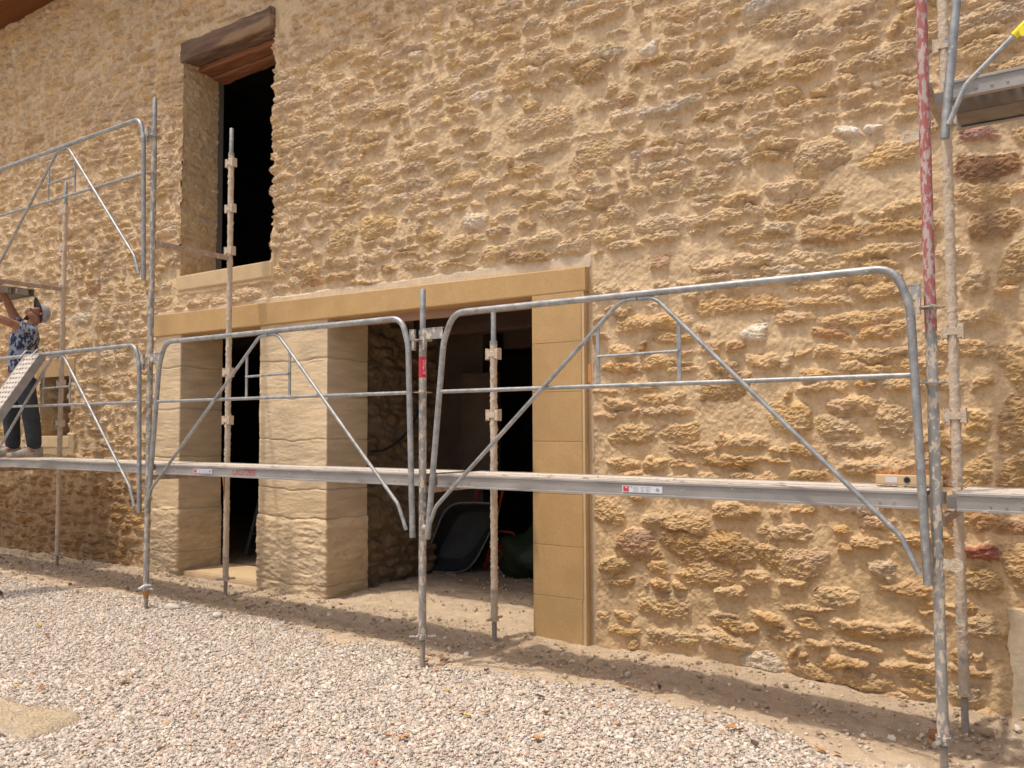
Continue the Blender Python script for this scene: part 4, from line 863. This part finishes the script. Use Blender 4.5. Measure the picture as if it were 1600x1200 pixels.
# keep the wedge the photograph looks over plus a margin; thin out elsewhere
edge = np.where(X > -4.2, -2.35+(X+4.2)*.68, -2.35-(X+4.2)*.46)
inside = Y > edge-.45
pdist = sstep(12, 4, np.hypot(X, Y+4.17))*.45+.55
dn_ = sstep(.09, -.10, Y-bound(X)+fbm(X, Y, .5, 31, 4)*.32)
dn_ = np.maximum(dn_, .045*sstep(.6, .1, Y)); pm = sstep(.95, .8, np.hypot((X+4.68)/.36, (Y+1.93)/.19)+fbm(X, Y, .2, 51)*1.0); dn_ = dn_*(1-pm*(.55+.45*np.clip(fbm(X, Y, .12, 88, 2)*4, -1, 1)))
k = inside & (rs.rand(len(X)) < dn_*pdist)
X, Y = X[k], Y[k]; S = np.exp(rs.normal(math.log(.0072), .36, len(X))); S = np.clip(S, .004, .021)
gv = pebbles('gravel', X, Y, S, 6, gcolf); tag(gv, 'pale crushed limestone gravel in front of the house', 'gravel', kind='stuff')
n = 15000; X = rs.uniform(-11, .4, n); Y = rs.normal(.74, .36, n); k = (Y < 1.08) & (Y > .0); X, Y = X[k], Y[k]
S = np.clip(np.exp(rs.normal(math.log(.0044), .65, len(X))), .002, .024)
def ccolf(rs, n):
    pal = np.array([(.46, .35, .24), (.55, .43, .30), (.36, .27, .18), (.62, .51, .38), (.66, .58, .49)]); return pal[rs.choice(5, n, p=[.3, .3, .15, .15, .1])]*rs.uniform(.8, 1.1, (n, 1))
cr = pebbles('soil_crumbs', X, Y, S, 8, ccolf, zoff=.5); tag(cr, 'loose soil crumbs and mortar bits on the sand along the wall foot', 'soil crumbs', kind='stuff')
n = 900; X = rs.uniform(-5.5, -3.5, n); Y = rs.uniform(1.3, 4.2, n); S = np.clip(np.exp(rs.normal(math.log(.006), .5, n)), .002, .02)
cr = pebbles('floor_debris', X, Y, S, 9, ccolf, zoff=.5); tag(cr, 'small rubble crumbs on the floor inside the big doorway', 'debris', kind='stuff')

def leaf_mesh(seed):
    rr = random.Random(seed); n = 7; v = []; curl = rr.uniform(.15, .5); L__ = rr.uniform(.045, .075); W_ = L__*rr.uniform(.35, .55)
    for i in range(n):
        t_ = i/(n-1); w_ = W_*math.sin(math.pi*min(.98, max(.03, t_**.8)))*rr.uniform(.85, 1.1); z = curl*L__*(t_-.5)**2*2
        v += [(t_*L__-L__/2, -w_/2, z+w_*.35), (t_*L__-L__/2, 0, z), (t_*L__-L__/2, w_/2, z+w_*rr.uniform(.1, .5))]
    f = []
    for i in range(n-1): f += [(i*3, i*3+1, i*3+4, i*3+3), (i*3+1, i*3+2, i*3+5, i*3+4)]
    me = bpy.data.meshes.new('dry_leaf'); me.from_pydata(v, [], f); return me
LV = [(-3.52, .18), (-3.77, .25), (-3.62, .17), (-3.45, .15), (-3.6, .46), (-3.09, .09), (-3.02, .88), (-3.05, -.35), (-2.54, -.16), (-2.385, .07), (-2.85, -1.07), (-2.77, -1.04), (-2.63, -.55), (-2.69, -.64), (-2.38, -.36), (-2.2, .31), (-2.08, .41), (-1.52, .02), (-1.47, .03), (-.67, .43), (-1.35, -.12), (-1.08, .01), (-1.81, .93), (-6.7, -.81), (-6.29, -.95), (-4.75, -1.28), (-5.25, -1.66), (-5.07, -1.6), (-1.0, .02), (-2.23, -.7), (-2.77, -1.29), (-.42, .75), (-3.3, -.02), (-3.4, .05), (-3.38, -.05), (-3.55, .05)]
cols = ['brown', 'brown', 'brown', 'brown', 'darkleaf', 'darkleaf', 'orange', 'yellowleaf', 'darkleaf', 'brown', 'orange', 'orange', 'orange', 'yellowleaf', 'orange', 'orange', 'darkleaf', 'orange', 'brown', 'orange', 'darkleaf', 'orange', 'orange', 'yellowleaf', 'brown', 'yellowleaf', 'yellowleaf', 'brown', 'brown', 'orange', 'brown', 'brown', 'brown', 'brown', 'orange', 'brown']
lab = {'brown': 'dry curled brown leaf lying on the ground', 'orange': 'small orange-brown fallen leaf lying on the ground', 'yellowleaf': 'small yellow fallen leaf on the pale gravel', 'darkleaf': 'nearly black withered leaf lying on the ground'}
for i, ((x, y), c_) in enumerate(zip(LV, cols)):
    o = link('fallen_leaf', leaf_mesh(i), M[c_], smooth=True); o.location = (x, y, float(gz(x, y))+.020); o.rotation_euler = (random.uniform(-.3, .3), random.uniform(-.3, .3), random.uniform(0, 6.3)); tag(o, lab[c_].replace('on the ground', 'by the foot of the centre post' if -3.95 < x < -3.2 and y > -.12 else ('on the sandy strip along the wall' if y > .2 else 'on the foreground gravel')), 'leaf', {'brown': 'brown fallen leaves', 'orange': 'orange-brown fallen leaves', 'yellowleaf': 'yellow fallen leaves', 'darkleaf': 'black withered leaves'}[c_])
blob('rock', 'rock', (-6.35, .10, .085), .085, .05, .035, 3, 'largest pale flat rock lying at the gravel edge before the narrow doorway', 'rock', .12)
blob('rock', 'rock', (-5.80, .14, .08), .05, .035, .026, 8, 'smaller flat rock at the gravel edge before the broad pier', 'rock', .12)
blob('rock', 'brown', (-.64, .50, .05), .045, .03, .028, 9, 'rust brown stone lump at the foot of the right scaffold frame', 'rock', .2)
